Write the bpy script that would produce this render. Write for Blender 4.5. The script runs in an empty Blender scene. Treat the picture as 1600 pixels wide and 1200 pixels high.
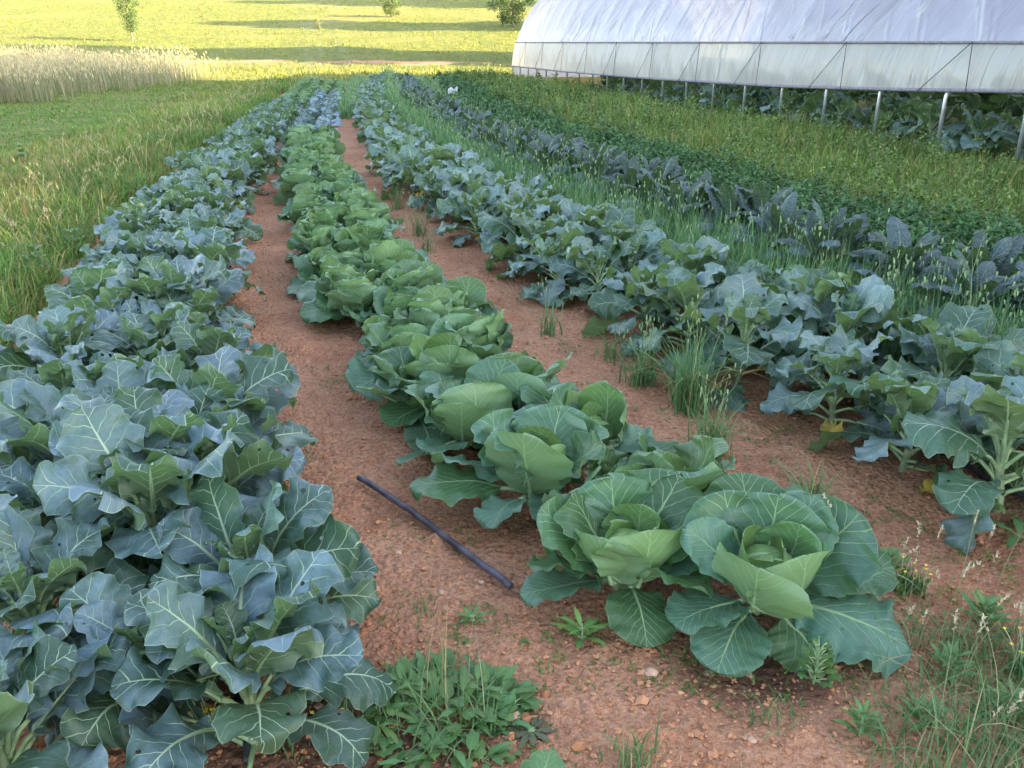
import bpy, math, random
import numpy as np
from mathutils import Vector
sc = bpy.context.scene
COL = sc.collection
R = math.radians

# ---------------------------------------------------------------- camera, sky, sun, exposure
CAM_H = 1.55
cam_d = bpy.data.cameras.new("camera"); cam = bpy.data.objects.new("camera", cam_d); COL.objects.link(cam)
cam.location = (0, 0, CAM_H); cam.rotation_euler = (R(90 - 21.85), 0, 0)
cam_d.sensor_width = 36; cam_d.lens = 36 * 1331 / 1600; cam_d.clip_end = 2000; cam_d.clip_start = 0.05
sc.camera = cam
SUN_EL = 16.5
SX, SY = 0.955, -0.296                      # horizontal direction towards the sun
world = bpy.data.worlds.new("World"); sc.world = world; world.use_nodes = True
wn = world.node_tree; bg = wn.nodes["Background"]
sky = wn.nodes.new("ShaderNodeTexSky"); sky.sky_type = 'NISHITA'; sky.sun_disc = False
sky.sun_elevation = R(SUN_EL); sky.sun_rotation = math.atan2(SX, SY)
sky.air_density = 1.0; sky.dust_density = 1.5; sky.ozone_density = 1.0
hs = wn.nodes.new("ShaderNodeHueSaturation"); hs.inputs["Saturation"].default_value = 0.70
wn.links.new(sky.outputs[0], hs.inputs["Color"]); wn.links.new(hs.outputs[0], bg.inputs[0]); bg.inputs[1].default_value = 0.15
sun_d = bpy.data.lights.new("sun", 'SUN'); sun_d.energy = 5.0; sun_d.angle = R(0.5); sun_d.color = (1.0, 0.79, 0.46)
sun = bpy.data.objects.new("sun", sun_d); COL.objects.link(sun)
sv = Vector((SX * math.cos(R(SUN_EL)), SY * math.cos(R(SUN_EL)), math.sin(R(SUN_EL))))
sun.rotation_euler = sv.to_track_quat('Z', 'Y').to_euler()
sc.view_settings.view_transform = 'Standard'; sc.view_settings.look = 'None'
sc.view_settings.exposure = 2.9; sc.view_settings.gamma = 1
sc.cycles.max_bounces = 6; sc.cycles.transparent_max_bounces = 6
sc.cycles.diffuse_bounces = 3; sc.cycles.glossy_bounces = 2; sc.cycles.transmission_bounces = 3

rng = np.random.default_rng(7)
random.seed(7)

# ---------------------------------------------------------------- object helpers
def link(name, data=None, parent=None, loc=None, rz=None):
    o = bpy.data.objects.new(name, data); COL.objects.link(o)
    if parent: o.parent = parent
    if loc is not None: o.location = loc
    if rz is not None: o.rotation_euler = (0, 0, rz)
    return o
def tag(o, label=None, cat=None, group=None, kind=None):
    if label: o['label'] = label
    if cat: o['category'] = cat
    if group: o['group'] = group
    if kind: o['kind'] = kind
    return o

class MB:
    """collects vertices and faces; build() makes ONE mesh"""
    def __init__(s):
        s.v = []; s.q = []; s.t = []; s.n = 0; s.uv = []; s.nm = []; s.c = []; s.qm = []; s.tm = []
    def add(s, v, quads=None, tris=None, uv=None, nm=None, c=(0.5, 0.5, 0.5), m=0):
        v = np.asarray(v, float).reshape(-1, 3); k = len(v)
        s.v.append(v)
        s.uv.append(np.zeros((k, 2)) if uv is None else np.asarray(uv, float).reshape(-1, 2))
        s.nm.append(np.zeros((k, 2)) if nm is None else np.asarray(nm, float).reshape(-1, 2))
        c = np.asarray(c, float); s.c.append(np.tile(c, (k, 1)) if c.ndim == 1 else c)
        if quads is not None and len(quads):
            quads = np.asarray(quads, int).reshape(-1, 4); s.q.append(quads + s.n); s.qm.append(np.full(len(quads), m))
        if tris is not None and len(tris):
            tris = np.asarray(tris, int).reshape(-1, 3); s.t.append(tris + s.n); s.tm.append(np.full(len(tris), m))
        s.n += k
    def mesh(s, name, mats, smooth=True):
        me = bpy.data.meshes.new(name)
        V = np.concatenate(s.v)
        Q = np.concatenate(s.q) if s.q else np.zeros((0, 4), int)
        T = np.concatenate(s.t) if s.t else np.zeros((0, 3), int)
        me.vertices.add(len(V)); me.vertices.foreach_set("co", V.ravel().astype(np.float32))
        loops = np.concatenate([Q.ravel(), T.ravel()]).astype(np.int32)
        me.loops.add(len(loops)); me.loops.foreach_set("vertex_index", loops)
        nf = len(Q) + len(T); me.polygons.add(nf)
        ls = np.concatenate([np.arange(len(Q)) * 4, len(Q) * 4 + np.arange(len(T)) * 3]).astype(np.int32)
        me.polygons.foreach_set("loop_start", ls)
        mi = np.concatenate([np.concatenate(s.qm) if s.qm else np.zeros(0), np.concatenate(s.tm) if s.tm else np.zeros(0)]).astype(np.int32)
        me.polygons.foreach_set("material_index", mi)
        me.polygons.foreach_set("use_smooth", np.full(nf, smooth))
        for nme, arr in (("lf", s.uv), ("nm", s.nm)):
            A = np.concatenate(arr)
            u = me.uv_layers.new(name=nme); u.data.foreach_set("uv", A[loops].ravel().astype(np.float32))
        C = np.concatenate(s.c); C = np.concatenate([C, np.ones((len(C), 1))], 1)
        ca = me.color_attributes.new("lc", 'FLOAT_COLOR', 'POINT'); ca.data.foreach_set("color", C.ravel().astype(np.float32))
        for m in mats: me.materials.append(m)
        me.update(calc_edges=True); me.validate()
        return me
    def tube(s, pts, rad, n=6, m=0, c=(0.5, 0.5, 0.5), cap=False):
        pts = np.asarray(pts, float); k = len(pts)
        rad = np.full(k, rad) if np.isscalar(rad) else np.asarray(rad, float)
        d = np.gradient(pts, axis=0); d /= np.linalg.norm(d, axis=1)[:, None] + 1e-9
        up = np.array([0.13, 0.21, 0.97]) if abs(d[0, 2]) < 0.9 else np.array([0.97, 0.2, 0.1])
        a = np.cross(d, up); a /= np.linalg.norm(a, axis=1)[:, None]; b = np.cross(d, a)
        th = np.arange(n) * 2 * math.pi / n
        V = pts[:, None] + rad[:, None, None] * (np.cos(th)[None, :, None] * a[:, None] + np.sin(th)[None, :, None] * b[:, None])
        i, j = np.meshgrid(np.arange(k - 1), np.arange(n), indexing='ij'); j2 = (j + 1) % n
        Q = np.stack([i * n + j, (i + 1) * n + j, (i + 1) * n + j2, i * n + j2], -1)
        T = None; V = V.reshape(-1, 3)
        if cap:
            V = np.concatenate([V, pts[:1], pts[-1:]]); jj = np.arange(n)
            T = np.concatenate([np.stack([np.full(n, k * n), jj, (jj + 1) % n], -1),
                                np.stack([np.full(n, k * n + 1), (k - 1) * n + (jj + 1) % n, (k - 1) * n + jj], -1)])
        uv = np.zeros((len(V), 2)); s.add(V, Q, T, uv=uv, c=c, m=m)
    def box(s, c, dx, dy, dz, ax=(1, 0, 0), ay=(0, 1, 0), az=(0, 0, 1), m=0, col=(0.5, 0.5, 0.5)):
        c = np.asarray(c, float); ax, ay, az = map(lambda a: np.asarray(a, float), (ax, ay, az))
        V = [c + sx * dx / 2 * ax + sy * dy / 2 * ay + sz * dz / 2 * az for sx in (-1, 1) for sy in (-1, 1) for sz in (-1, 1)]
        s.add(V, [(0, 1, 3, 2), (4, 6, 7, 5), (0, 4, 5, 1), (2, 3, 7, 6), (0, 2, 6, 4), (1, 5, 7, 3)], m=m, c=col)

# value noise on numpy arrays
def _h(ix, iy, seed):
    n = (ix.astype(np.int64) * 374761393 + iy.astype(np.int64) * 668265263 + seed * 69069) & 0x7fffffff
    n = ((n ^ (n >> 13)) * 1274126177) & 0x7fffffff
    return ((n ^ (n >> 16)) & 0xffff) / 65535.0
def vn(x, y, seed=0):
    x = np.asarray(x, float); y = np.asarray(y, float)
    ix = np.floor(x); iy = np.floor(y); fx = x - ix; fy = y - iy
    fx = fx * fx * (3 - 2 * fx); fy = fy * fy * (3 - 2 * fy)
    a = _h(ix, iy, seed); b = _h(ix + 1, iy, seed); c = _h(ix, iy + 1, seed); d = _h(ix + 1, iy + 1, seed)
    return (a * (1 - fx) + b * fx) * (1 - fy) + (c * (1 - fx) + d * fx) * fy
def fbm(x, y, o=4, seed=0):
    r = 0; a = 1; t = 0
    for k in range(o):
        r = r + a * vn(x * 2 ** k + 17.3 * k, y * 2 ** k - 9.1 * k, seed + k); t += a; a *= 0.5
    return r / t - 0.5
def sst(a, b, x):
    t = np.clip((x - a) / (b - a), 0, 1); return t * t * (3 - 2 * t)

# ---------------------------------------------------------------- material helpers
class N:
    def __init__(s, name):
        s.mat = bpy.data.materials.new(name); s.mat.use_nodes = True; s.t = s.mat.node_tree
        s.t.nodes.clear(); s.out = s.t.nodes.new("ShaderNodeOutputMaterial")
    def put(s, inp, v):
        if v is None: return
        if isinstance(v, bpy.types.NodeSocket): s.t.links.new(v, inp)
        else:
            if isinstance(v, tuple) and len(v) == 3 and inp.type == 'RGBA': v = (*v, 1)
            inp.default_value = v
    def n(s, typ, ins=None, **props):
        nd = s.t.nodes.new("ShaderNode" + typ)
        for k, v in props.items(): setattr(nd, k, v)
        for k, v in (ins or {}).items(): s.put(nd.inputs[k], v)
        return nd
    def m(s, op, a, b=None, c=None, clamp=False):
        nd = s.t.nodes.new("ShaderNodeMath"); nd.operation = op; nd.use_clamp = clamp
        s.put(nd.inputs[0], a); s.put(nd.inputs[1], b)
        if c is not None: s.put(nd.inputs[2], c)
        return nd.outputs[0]
    def mix(s, f, a, b, blend='MIX'):
        nd = s.t.nodes.new("ShaderNodeMix"); nd.data_type = 'RGBA'; nd.blend_type = blend
        s.put(nd.inputs[0], f); s.put(nd.inputs[6], a); s.put(nd.inputs[7], b); return nd.outputs[2]
    def ms(s, f, a, b):
        nd = s.t.nodes.new("ShaderNodeMixShader"); s.put(nd.inputs[0], f); s.put(nd.inputs[1], a); s.put(nd.inputs[2], b); return nd.outputs[0]
    def noise(s, vec, scale, detail=3, rough=0.55, dist=0.0):
        nd = s.n("TexNoise", {"Scale": scale, "Detail": detail, "Roughness": rough, "Distortion": dist}); s.put(nd.inputs["Vector"], vec); return nd
    def ramp(s, f, a, b, c0=0.0, c1=1.0):
        nd = s.n("MapRange", {"Value": f, "From Min": a, "From Max": b, "To Min": c0, "To Max": c1}, interpolation_type='SMOOTHSTEP'); return nd.outputs[0]
    def done(s, sh): s.t.links.new(sh, s.out.inputs[0]); return s.mat

def simple(name, col, rough=0.6, metal=0.0, var=0.0, scale=20, bump=0.0, spec=0.5):
    w = N(name); tc = w.n("TexCoord").outputs["Object"]
    nz = w.noise(tc, scale, 4).outputs[0]
    c = w.mix(w.ramp(nz, 0.3, 0.7), tuple(x * (1 - var) for x in col), tuple(min(1, x * (1 + var)) for x in col))
    b = w.n("Bump", {"Strength": bump, "Height": nz, "Distance": 0.01})
    p = w.n("BsdfPrincipled", {"Base Color": c, "Roughness": rough, "Metallic": metal, "Normal": b.outputs[0], "Specular IOR Level": spec})
    return w.done(p.outputs[0])

def leaf_mat(name, base, young, bloom, vein, under, nv=7.0, vw=0.07, slope=0.75, midw=0.03, rough=0.5, net=0.35, netscale=9.0, bump=0.5, transl=0.22, blister=0.0, bloomamt=0.6, reach=0.55, holes=False):
    w = N(name)
    uv = w.n("UVMap", uv_map="lf").outputs[0]; nm = w.n("UVMap", uv_map="nm").outputs[0]
    s1 = w.n("SeparateXYZ", {0: uv}); s2 = w.n("SeparateXYZ", {0: nm})
    lc = w.n("Attribute", attribute_name="lc"); s3 = w.n("SeparateColor", {0: lc.outputs["Color"]})
    rnd, age, dark = s3.outputs[0], s3.outputs[1], s3.outputs[2]
    oi = w.n("ObjectInfo").outputs["Random"]
    off = w.n("CombineXYZ", {0: w.m('MULTIPLY', rnd, 37.0), 1: w.m('MULTIPLY', rnd, 11.0), 2: w.m('MULTIPLY', oi, 20.0)}).outputs[0]
    uvo = w.n("VectorMath", {0: uv, 1: off}, operation='ADD').outputs[0]
    wob = w.m('SUBTRACT', w.noise(uvo, 3.0, 2).outputs[0], 0.5)
    wob2 = w.m('SUBTRACT', w.noise(uvo, 9.0, 2).outputs[0], 0.5)
    x = s1.outputs[0]; y = s1.outputs[1]
    xa = w.m('ABSOLUTE', x); sn = s2.outputs[1]; xn = s2.outputs[0]
    xn_a = w.m('ABSOLUTE', xn)
    # midrib, narrowing towards the tip
    mw = w.m('MULTIPLY', w.m('SUBTRACT', 1.02, sn), midw); mw = w.m('MAXIMUM', mw, 0.004)
    xw = w.m('ABSOLUTE', w.m('ADD', x, w.m('MULTIPLY', wob, 0.03)))
    mid = w.m('SUBTRACT', 1.0, w.m('DIVIDE', xw, mw), clamp=True); mid = w.m('MULTIPLY', mid, 1.8, clamp=True)
    # laterals
    sg = w.m('MULTIPLY', w.m('GREATER_THAN', x, 0.0), 0.45)
    ph = w.m('SUBTRACT', y, w.m('MULTIPLY', w.m('POWER', xa, 0.85), slope))
    ph = w.m('ADD', ph, w.m('MULTIPLY', wob, 0.22)); ph = w.m('ADD', ph, w.m('MULTIPLY', wob2, 0.03))
    ph = w.m('ADD', w.m('MULTIPLY', ph, nv), w.m('ADD', sg, w.m('MULTIPLY', rnd, 5.0)))
    fr = w.m('FRACT', ph); d = w.m('MINIMUM', fr, w.m('SUBTRACT', 1.0, fr))
    lw = w.m('MAXIMUM', w.m('MULTIPLY', w.m('SUBTRACT', reach, xa), vw / reach), 0.012)
    lat = w.m('MULTIPLY', w.m('SUBTRACT', 1.0, w.m('DIVIDE', d, lw), clamp=True), 1.4, clamp=True)
    latf = w.m('MULTIPLY', lat, w.ramp(xa, 0.05, reach, 0.95, 0.25))
    # fine network
    vo = w.n("TexVoronoi", {"Scale": netscale}, feature='DISTANCE_TO_EDGE'); w.put(vo.inputs["Vector"], w.n("VectorMath", {0: uvo, 1: w.n("CombineXYZ", {0: wob2, 1: wob, 2: 0.0}).outputs[0]}, operation='ADD').outputs[0])
    fine = w.ramp(vo.outputs[0], 0.0, 0.06, 1.0, 0.0)
    vmask = w.m('MAXIMUM', w.m('MAXIMUM', mid, latf), w.m('MULTIPLY', fine, net))
    # colours
    bl = w.noise(uvo, 2.2, 4, 0.6).outputs[0]
    col = w.mix(w.ramp(w.m('ADD', bl, w.m('MULTIPLY', w.m('SUBTRACT', rnd, 0.5), 0.7)), 0.35, 0.72, 0.0, bloomamt), base, bloom)
    col = w.mix(age, col, young)
    col = w.mix(w.ramp(w.noise(uvo, 14.0, 3).outputs[0], 0.35, 0.7, 0.0, 0.25), col, (0.02, 0.05, 0.03))
    hv = w.n("HueSaturation", {"Hue": w.m('ADD', 0.475, w.m('MULTIPLY', rnd, 0.05)), "Saturation": 1.0, "Value": w.m('ADD', 0.8, w.m('MULTIPLY', dark, 0.4)), "Color": col})
    col = hv.outputs[0]
    geo = w.n("NewGeometry")
    col = w.mix(geo.outputs["Backfacing"], col, w.mix(age, under, young))
    col = w.mix(w.m('MULTIPLY', vmask, 0.85), col, vein)
    rim = w.ramp(xn_a, 0.965, 1.0)
    col = w.mix(w.m('MULTIPLY', rim, 0.35), col, vein)
    hgt = w.m('ADD', w.m('MULTIPLY', w.m('MAXIMUM', mid, lat), -1.0), w.m('MULTIPLY', w.noise(uvo, 5.0, 3).outputs[0], 0.9))
    hgt = w.m('ADD', hgt, w.m('MULTIPLY', fine, -0.4 * net))
    if blister:
        v2 = w.n("TexVoronoi", {"Scale": 11.0}, feature='SMOOTH_F1'); w.put(v2.inputs["Vector"], uvo)
        hgt = w.m('ADD', hgt, w.m('MULTIPLY', v2.outputs[0], -3.0 * blister))
        col = w.mix(w.ramp(v2.outputs[0], 0.25, 0.6, 0.0, 0.5), col, tuple(c * 0.35 for c in base))
    bp = w.n("Bump", {"Strength": bump, "Distance": 0.004, "Height": hgt}).outputs[0]
    p = w.n("BsdfPrincipled", {"Base Color": col, "Roughness": rough, "Normal": bp, "Specular IOR Level": 0.45})
    tr = w.n("BsdfTranslucent", {"Color": w.mix(0.5, col, (0.25, 0.45, 0.06)), "Normal": bp})
    sh = w.ms(transl, p.outputs[0], tr.outputs[0])
    if holes:
        hz = w.n("TexVoronoi", {"Scale": 6.0}); w.put(hz.inputs["Vector"], uvo)
        gate = w.n("SeparateColor", {0: hz.outputs["Color"]}).outputs[0]
        rr = w.m('MULTIPLY', w.m('SUBTRACT', gate, 0.74, clamp=True), 1.0)
        hole = w.m('LESS_THAN', hz.outputs[0], rr)
        hole = w.m('MULTIPLY', hole, w.m('SUBTRACT', 1.0, mid, clamp=True))
        sh = w.ms(hole, sh, w.n("BsdfTransparent").outputs[0])
    return w.done(sh)

def attr_mat(name, rough=0.6, transl=0.35, spec=0.3, mul=1.0):
    """colour straight from the per-blade attribute"""
    w = N(name); lc = w.n("Attribute", attribute_name="lc").outputs["Color"]
    col = w.n("VectorMath", {0: lc, 1: (mul, mul, mul)}, operation='MULTIPLY').outputs[0]
    p = w.n("BsdfPrincipled", {"Base Color": col, "Roughness": rough, "Specular IOR Level": spec})
    tr = w.n("BsdfTranslucent", {"Color": col})
    return w.done(w.ms(transl, p.outputs[0], tr.outputs[0]))

M = {}
M['broccoli'] = leaf_mat("broccoli leaf", (0.036, 0.082, 0.066), (0.11, 0.20, 0.07), (0.115, 0.190, 0.225), (0.42, 0.54, 0.36), (0.085, 0.14, 0.085), nv=5.0, vw=0.065, slope=0.65, midw=0.052, net=0.13, netscale=9, bloomamt=1.0, holes=True, rough=0.40)
M['collard'] = leaf_mat("collard leaf", (0.040, 0.092, 0.064), (0.12, 0.21, 0.07), (0.125, 0.200, 0.200), (0.36, 0.46, 0.31), (0.11, 0.165, 0.085), nv=4.8, vw=0.055, slope=0.6, midw=0.035, net=0.14, netscale=8, bloomamt=1.0, holes=True, rough=0.40)
M['cabbage'] = leaf_mat("cabbage leaf", (0.042, 0.115, 0.048), (0.175, 0.295, 0.085), (0.085, 0.180, 0.120), (0.30, 0.43, 0.22), (0.135, 0.225, 0.135), nv=6.5, vw=0.07, slope=1.15, midw=0.035, net=0.16, netscale=10, bloomamt=0.8, reach=0.6, rough=0.42, transl=0.25)
M['blue_cabbage'] = leaf_mat("blue grey cabbage leaf", (0.12, 0.19, 0.24), (0.2, 0.29, 0.31), (0.26, 0.35, 0.48), (0.3, 0.38, 0.40), (0.14, 0.19, 0.22), nv=5.5, slope=1.0, net=0.2, bloomamt=0.9, transl=0.15)
M['kale'] = leaf_mat("kale leaf", (0.030, 0.066, 0.062), (0.08, 0.14, 0.08), (0.080, 0.135, 0.165), (0.20, 0.29, 0.21), (0.06, 0.11, 0.07), nv=9, vw=0.05, slope=0.4, midw=0.06, net=0.25, netscale=13, bloomamt=0.9, blister=0.8, bump=0.9, transl=0.15)
M['yellow_leaf'] = leaf_mat("yellowed leaf", (0.62, 0.40, 0.05), (0.62, 0.40, 0.05), (0.45, 0.36, 0.08), (0.65, 0.55, 0.25), (0.55, 0.40, 0.1), net=0.1)
M['weed_leaf'] = leaf_mat("weed leaf", (0.07, 0.15, 0.04), (0.13, 0.26, 0.05), (0.10, 0.20, 0.08), (0.2, 0.32, 0.12), (0.1, 0.18, 0.06), nv=8, vw=0.05, net=0.1, bloomamt=0.5, bump=0.3)
M['withered_weed'] = leaf_mat("withered weed", (0.07, 0.085, 0.04), (0.1, 0.12, 0.05), (0.13, 0.11, 0.06), (0.2, 0.2, 0.12), (0.08, 0.09, 0.05), net=0.1)
M['squash_leaf'] = leaf_mat("squash leaf", (0.07, 0.14, 0.05), (0.13, 0.2, 0.08), (0.13, 0.22, 0.12), (0.3, 0.4, 0.2), (0.1, 0.18, 0.08), nv=5, net=0.3, bloomamt=0.6)
M['stalk'] = simple("pale green stalk", (0.24, 0.34, 0.17), 0.5, var=0.2)
M['stem'] = simple("woody green stem", (0.20, 0.26, 0.14), 0.6, var=0.25)
M['blade'] = attr_mat("grass blade")
M['blade2'] = attr_mat("broad weed foliage", rough=0.5, transl=0.3)
M['bark'] = simple("tree bark", (0.13, 0.10, 0.075), 0.9, var=0.4, scale=8, bump=0.6)

# ---------------------------------------------------------------- terrain and layout
def cl(pts):
    p = np.array(sorted(pts, key=lambda a: a[1])); return lambda y: np.interp(y, p[:, 1], p[:, 0]) + np.where(np.asarray(y) > p[-1, 1], (np.asarray(y) - p[-1, 1]) * -0.225, 0)
BED = {
 'left': cl([(-0.75, 1.2), (-0.98, 1.9), (-1.26, 2.6), (-1.60, 3.4), (-2.00, 4.5), (-2.33, 5.6), (-2.64, 6.8), (-3.25, 9.5), (-4.05, 13.9), (-5.5, 22.6), (-7.85, 35.5)]),
 'cab': cl([(0.86, 1.9), (0.52, 2.35), (0.06, 3.1), (-0.42, 4.1), (-0.79, 5.0), (-1.40, 6.9), (-2.48, 11.0), (-3.42, 15.2), (-4.65, 22), (-6.4, 33)]),
 'coll': cl([(1.95, 2.6), (1.62, 3.2), (1.25, 3.9), (0.75, 4.9), (0.08, 6.6), (-0.85, 9.3), (-2.25, 15.3), (-3.5, 22), (-5.3, 36)]),
 'kale': cl([(2.75, 3.2), (2.32, 4.3), (1.85, 5.2), (1.37, 6.5), (0.64, 8.7), (-0.16, 11.1), (-1.09, 15.2), (-2.1, 20), (-4.1, 33)]),
 'herb': cl([(4.3, 3.4), (3.5, 5.9), (2.97, 6.9), (2.3, 8.7), (0.95, 13.3), (-0.3, 18), (-2.6, 35)]),
}
def ghx(y): return 9.0 - 0.212 * y
def hill(x, y):
    yy = y + 0.10 * x
    z = 0.105 * 5 * np.log1p(np.exp(np.clip((yy - 62) / 5, -30, 30))) + 0.105 * np.maximum(0, (yy - 62) - 150) * 0
    return z
def T0(x, y):
    x = np.asarray(x, float); y = np.asarray(y, float)
    z = hill(x, y) + 0.5 * fbm(x / 14, y / 14, 3, 5) * sst(18, 60, np.hypot(x, y))
    return z
def T(x, y):
    x = np.asarray(x, float); y = np.asarray(y, float)
    z = T0(x, y)
    near = 1 - sst(12, 26, y)
    for b, hgt in (('left', 0.06), ('cab', 0.05), ('coll', 0.07), ('kale', 0.05)):
        d = np.abs(x - BED[b](y)); z = z + hgt * np.exp(-(d / 0.42) ** 2) * sst(1.0, 2.2, y)
    return z + near * 0.05 * fbm(x * 1.3, y * 1.3, 3, 11)
def soil_mask(x, y):
    l = BED['left'](y) - 0.72; r = BED['kale'](y) + 0.6
    n = fbm(x * 1.5, y * 1.5, 3, 3) * 0.5
    m = sst(-0.12, 0.12, x - l + n) * sst(-0.2, 0.2, r - x + n)
    m *= 1 - sst(36, 40, y + n * 4)
    strip = sst(-1.9, -0.4, -np.abs(y - (61 - 0.1 * x) + 3 * fbm(x / 3, y / 3, 3, 8))) * sst(-30, -18, x) * (0.55 + 0.45 * sst(-0.15, 0.2, fbm(x / 2.5, y / 1.5, 3, 18)))
    return np.maximum(m, strip)
def axis(segs):
    out = []
    for a, b, st in segs: out.append(np.arange(a, b, st))
    return np.concatenate(out)
xs = axis([(-420, -60, 12), (-60, -16, 1.2), (-16, -4, 0.2), (-4, -2.2, 0.05), (-2.2, 2.8, 0.017), (2.8, 5, 0.05), (5, 16, 0.3), (16, 60, 2), (60, 430, 12)])
ys = axis([(-60, -4, 3), (-4, 0.9, 0.2), (0.9, 4.6, 0.015), (4.6, 8, 0.03), (8, 16, 0.1), (16, 50, 0.5), (50, 120, 1.5), (120, 520, 10)])
X, Y = np.meshgrid(xs, ys)
sm = soil_mask(X, Y)
Z = T(X, Y)
nearf = (1 - sst(7, 14, Y)) * sst(0.0, 0.8, Y) * (1 - sst(3.5, 6, np.abs(X)))
cl1 = np.clip(fbm(X * 9, Y * 9, 3, 21) * 2.4, -0.3, 1) ** 2 * np.sign(fbm(X * 9, Y * 9, 3, 21) + 0.1)
Z = Z + nearf * sm * (0.034 * cl1 + 0.018 * np.abs(fbm(X * 26, Y * 26, 2, 31)) + 0.05 * fbm(X * 3.3, Y * 3.3, 2, 41))
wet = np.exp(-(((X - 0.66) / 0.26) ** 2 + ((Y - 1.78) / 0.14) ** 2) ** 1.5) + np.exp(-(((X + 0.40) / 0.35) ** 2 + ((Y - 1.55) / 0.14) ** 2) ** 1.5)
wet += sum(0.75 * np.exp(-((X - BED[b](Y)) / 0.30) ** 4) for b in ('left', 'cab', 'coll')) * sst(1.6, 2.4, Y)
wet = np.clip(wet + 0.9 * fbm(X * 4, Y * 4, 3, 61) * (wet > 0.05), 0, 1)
tone = np.clip(0.5 + fbm(X / 9, Y / 5, 4, 77) * 2.4, 0, 1)
mb = MB(); ny, nx = X.shape
i, j = np.meshgrid(np.arange(ny - 1), np.arange(nx - 1), indexing='ij')
Q = np.stack([i * nx + j, i * nx + j + 1, (i + 1) * nx + j + 1, (i + 1) * nx + j], -1)
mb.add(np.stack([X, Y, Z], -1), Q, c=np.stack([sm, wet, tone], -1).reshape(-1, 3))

w = N("red clay soil and field grass")
lc = w.n("Attribute", attribute_name="lc").outputs["Color"]; s3 = w.n("SeparateColor", {0: lc})
pos = w.n("TexCoord").outputs["Object"]
n1 = w.noise(pos, 1.7, 5, 0.6).outputs[0]; n2 = w.noise(pos, 14, 6, 0.7).outputs[0]; n3 = w.noise(pos, 70, 4, 0.6).outputs[0]
soil = w.mix(w.ramp(n1, 0.3, 0.7), (0.375, 0.163, 0.090), (0.530, 0.275, 0.165))
soil = w.mix(w.ramp(n2, 0.35, 0.75, 0, 0.6), soil, (0.60, 0.33, 0.20))
soil = w.mix(w.ramp(n3, 0.35, 0.60, 0.5, 0.0), soil, (0.17, 0.07, 0.04))
vb = w.n("TexVoronoi", {"Scale": 48.0}); w.put(vb.inputs["Vector"], pos)
vcol = w.n("SeparateColor", {0: vb.outputs["Color"]}).outputs[0]
soil = w.mix(w.ramp(vcol, 0.88, 0.98, 0, 0.5), soil, (0.52, 0.30, 0.19))
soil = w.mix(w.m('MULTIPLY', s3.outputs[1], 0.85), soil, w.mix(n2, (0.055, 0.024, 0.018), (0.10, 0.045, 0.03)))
g1 = w.mix(w.ramp(n1, 0.3, 0.7), (0.085, 0.125, 0.018), (0.22, 0.205, 0.034))
g1 = w.mix(w.ramp(s3.outputs[2], 0.45, 0.85, 0, 0.55), g1, (0.23, 0.20, 0.06))
g1 = w.mix(w.ramp(n2, 0.4, 0.7, 0, 0.5), g1, (0.05, 0.08, 0.02))
edge = w.ramp(w.m('ADD', s3.outputs[0], w.m('MULTIPLY', w.m('SUBTRACT', n2, 0.5), 0.6)), 0.35, 0.6)
col = w.mix(edge, g1, soil)
hh = w.m('ADD', w.m('MULTIPLY', n2, 1.2), w.m('MULTIPLY', n3, 0.5)); hh = w.m('ADD', hh, w.m('MULTIPLY', w.m('MULTIPLY', vb.outputs[0], vcol), -1.0))
bp = w.n("Bump", {"Strength": 1.0, "Distance": 0.035, "Height": hh}).outputs[0]
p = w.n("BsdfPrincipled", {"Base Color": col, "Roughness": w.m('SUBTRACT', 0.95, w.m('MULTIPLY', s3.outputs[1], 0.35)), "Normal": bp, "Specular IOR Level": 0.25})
M['ground'] = w.done(p.outputs[0])
tag(link("ground", mb.mesh("ground", [M['ground']])), kind="structure")

# ---------------------------------------------------------------- leaves
def prof(kind, s, r):
    def bump(s, p, e0, e1, m=2.0):
        a = np.where(s < p, (p - s) / p, (s - p) / (1 - p)); b = np.clip(1 - a ** m, 0, 1)
        return np.where(s < p, b ** e0, b ** e1)
    if kind == 'round':
        o = bump(s, 0.58, 0.60, 0.5, 2.1)
        f = 1 + 0.035 * np.sin(2 * math.pi * (3.3 * s + r[0])) + 0.02 * np.sin(2 * math.pi * (9 * s + r[1]))
    elif kind == 'lobed':
        o = bump(s, 0.60, 0.85, 0.5, 2.0)
        f = 1 + 0.10 * np.sin(2 * math.pi * (3.4 * s + r[0])) + 0.035 * np.sin(2 * math.pi * (7 * s + r[1]))
        f = f * (1 - 0.50 * np.exp(-((s - 0.20 - 0.10 * r[2]) / 0.045) ** 2)) * (1 - 0.25 * np.exp(-((s - 0.40) / 0.03) ** 2) * (r[3] > 0.5))
    elif kind == 'strap':
        o = bump(s, 0.5, 0.5, 0.5, 3.0); f = 1 + 0.05 * np.sin(2 * math.pi * (7 * s + r[0]))
    elif kind == 'lance':
        o = bump(s, 0.4, 0.8, 1.0, 2.0); f = 1
    elif kind == 'toothed':
        o = bump(s, 0.6, 0.8, 0.6, 2.0); f = 0.75 + 0.35 * np.abs(((s * 6 + r[0]) % 1) - 0.5) * 2
    elif kind == 'heart':
        o = bump(s, 0.35, 0.4, 0.7, 2.2); f = 1 + 0.06 * np.sin(2 * math.pi * (5 * s + r[0]))
    return o * f

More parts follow.
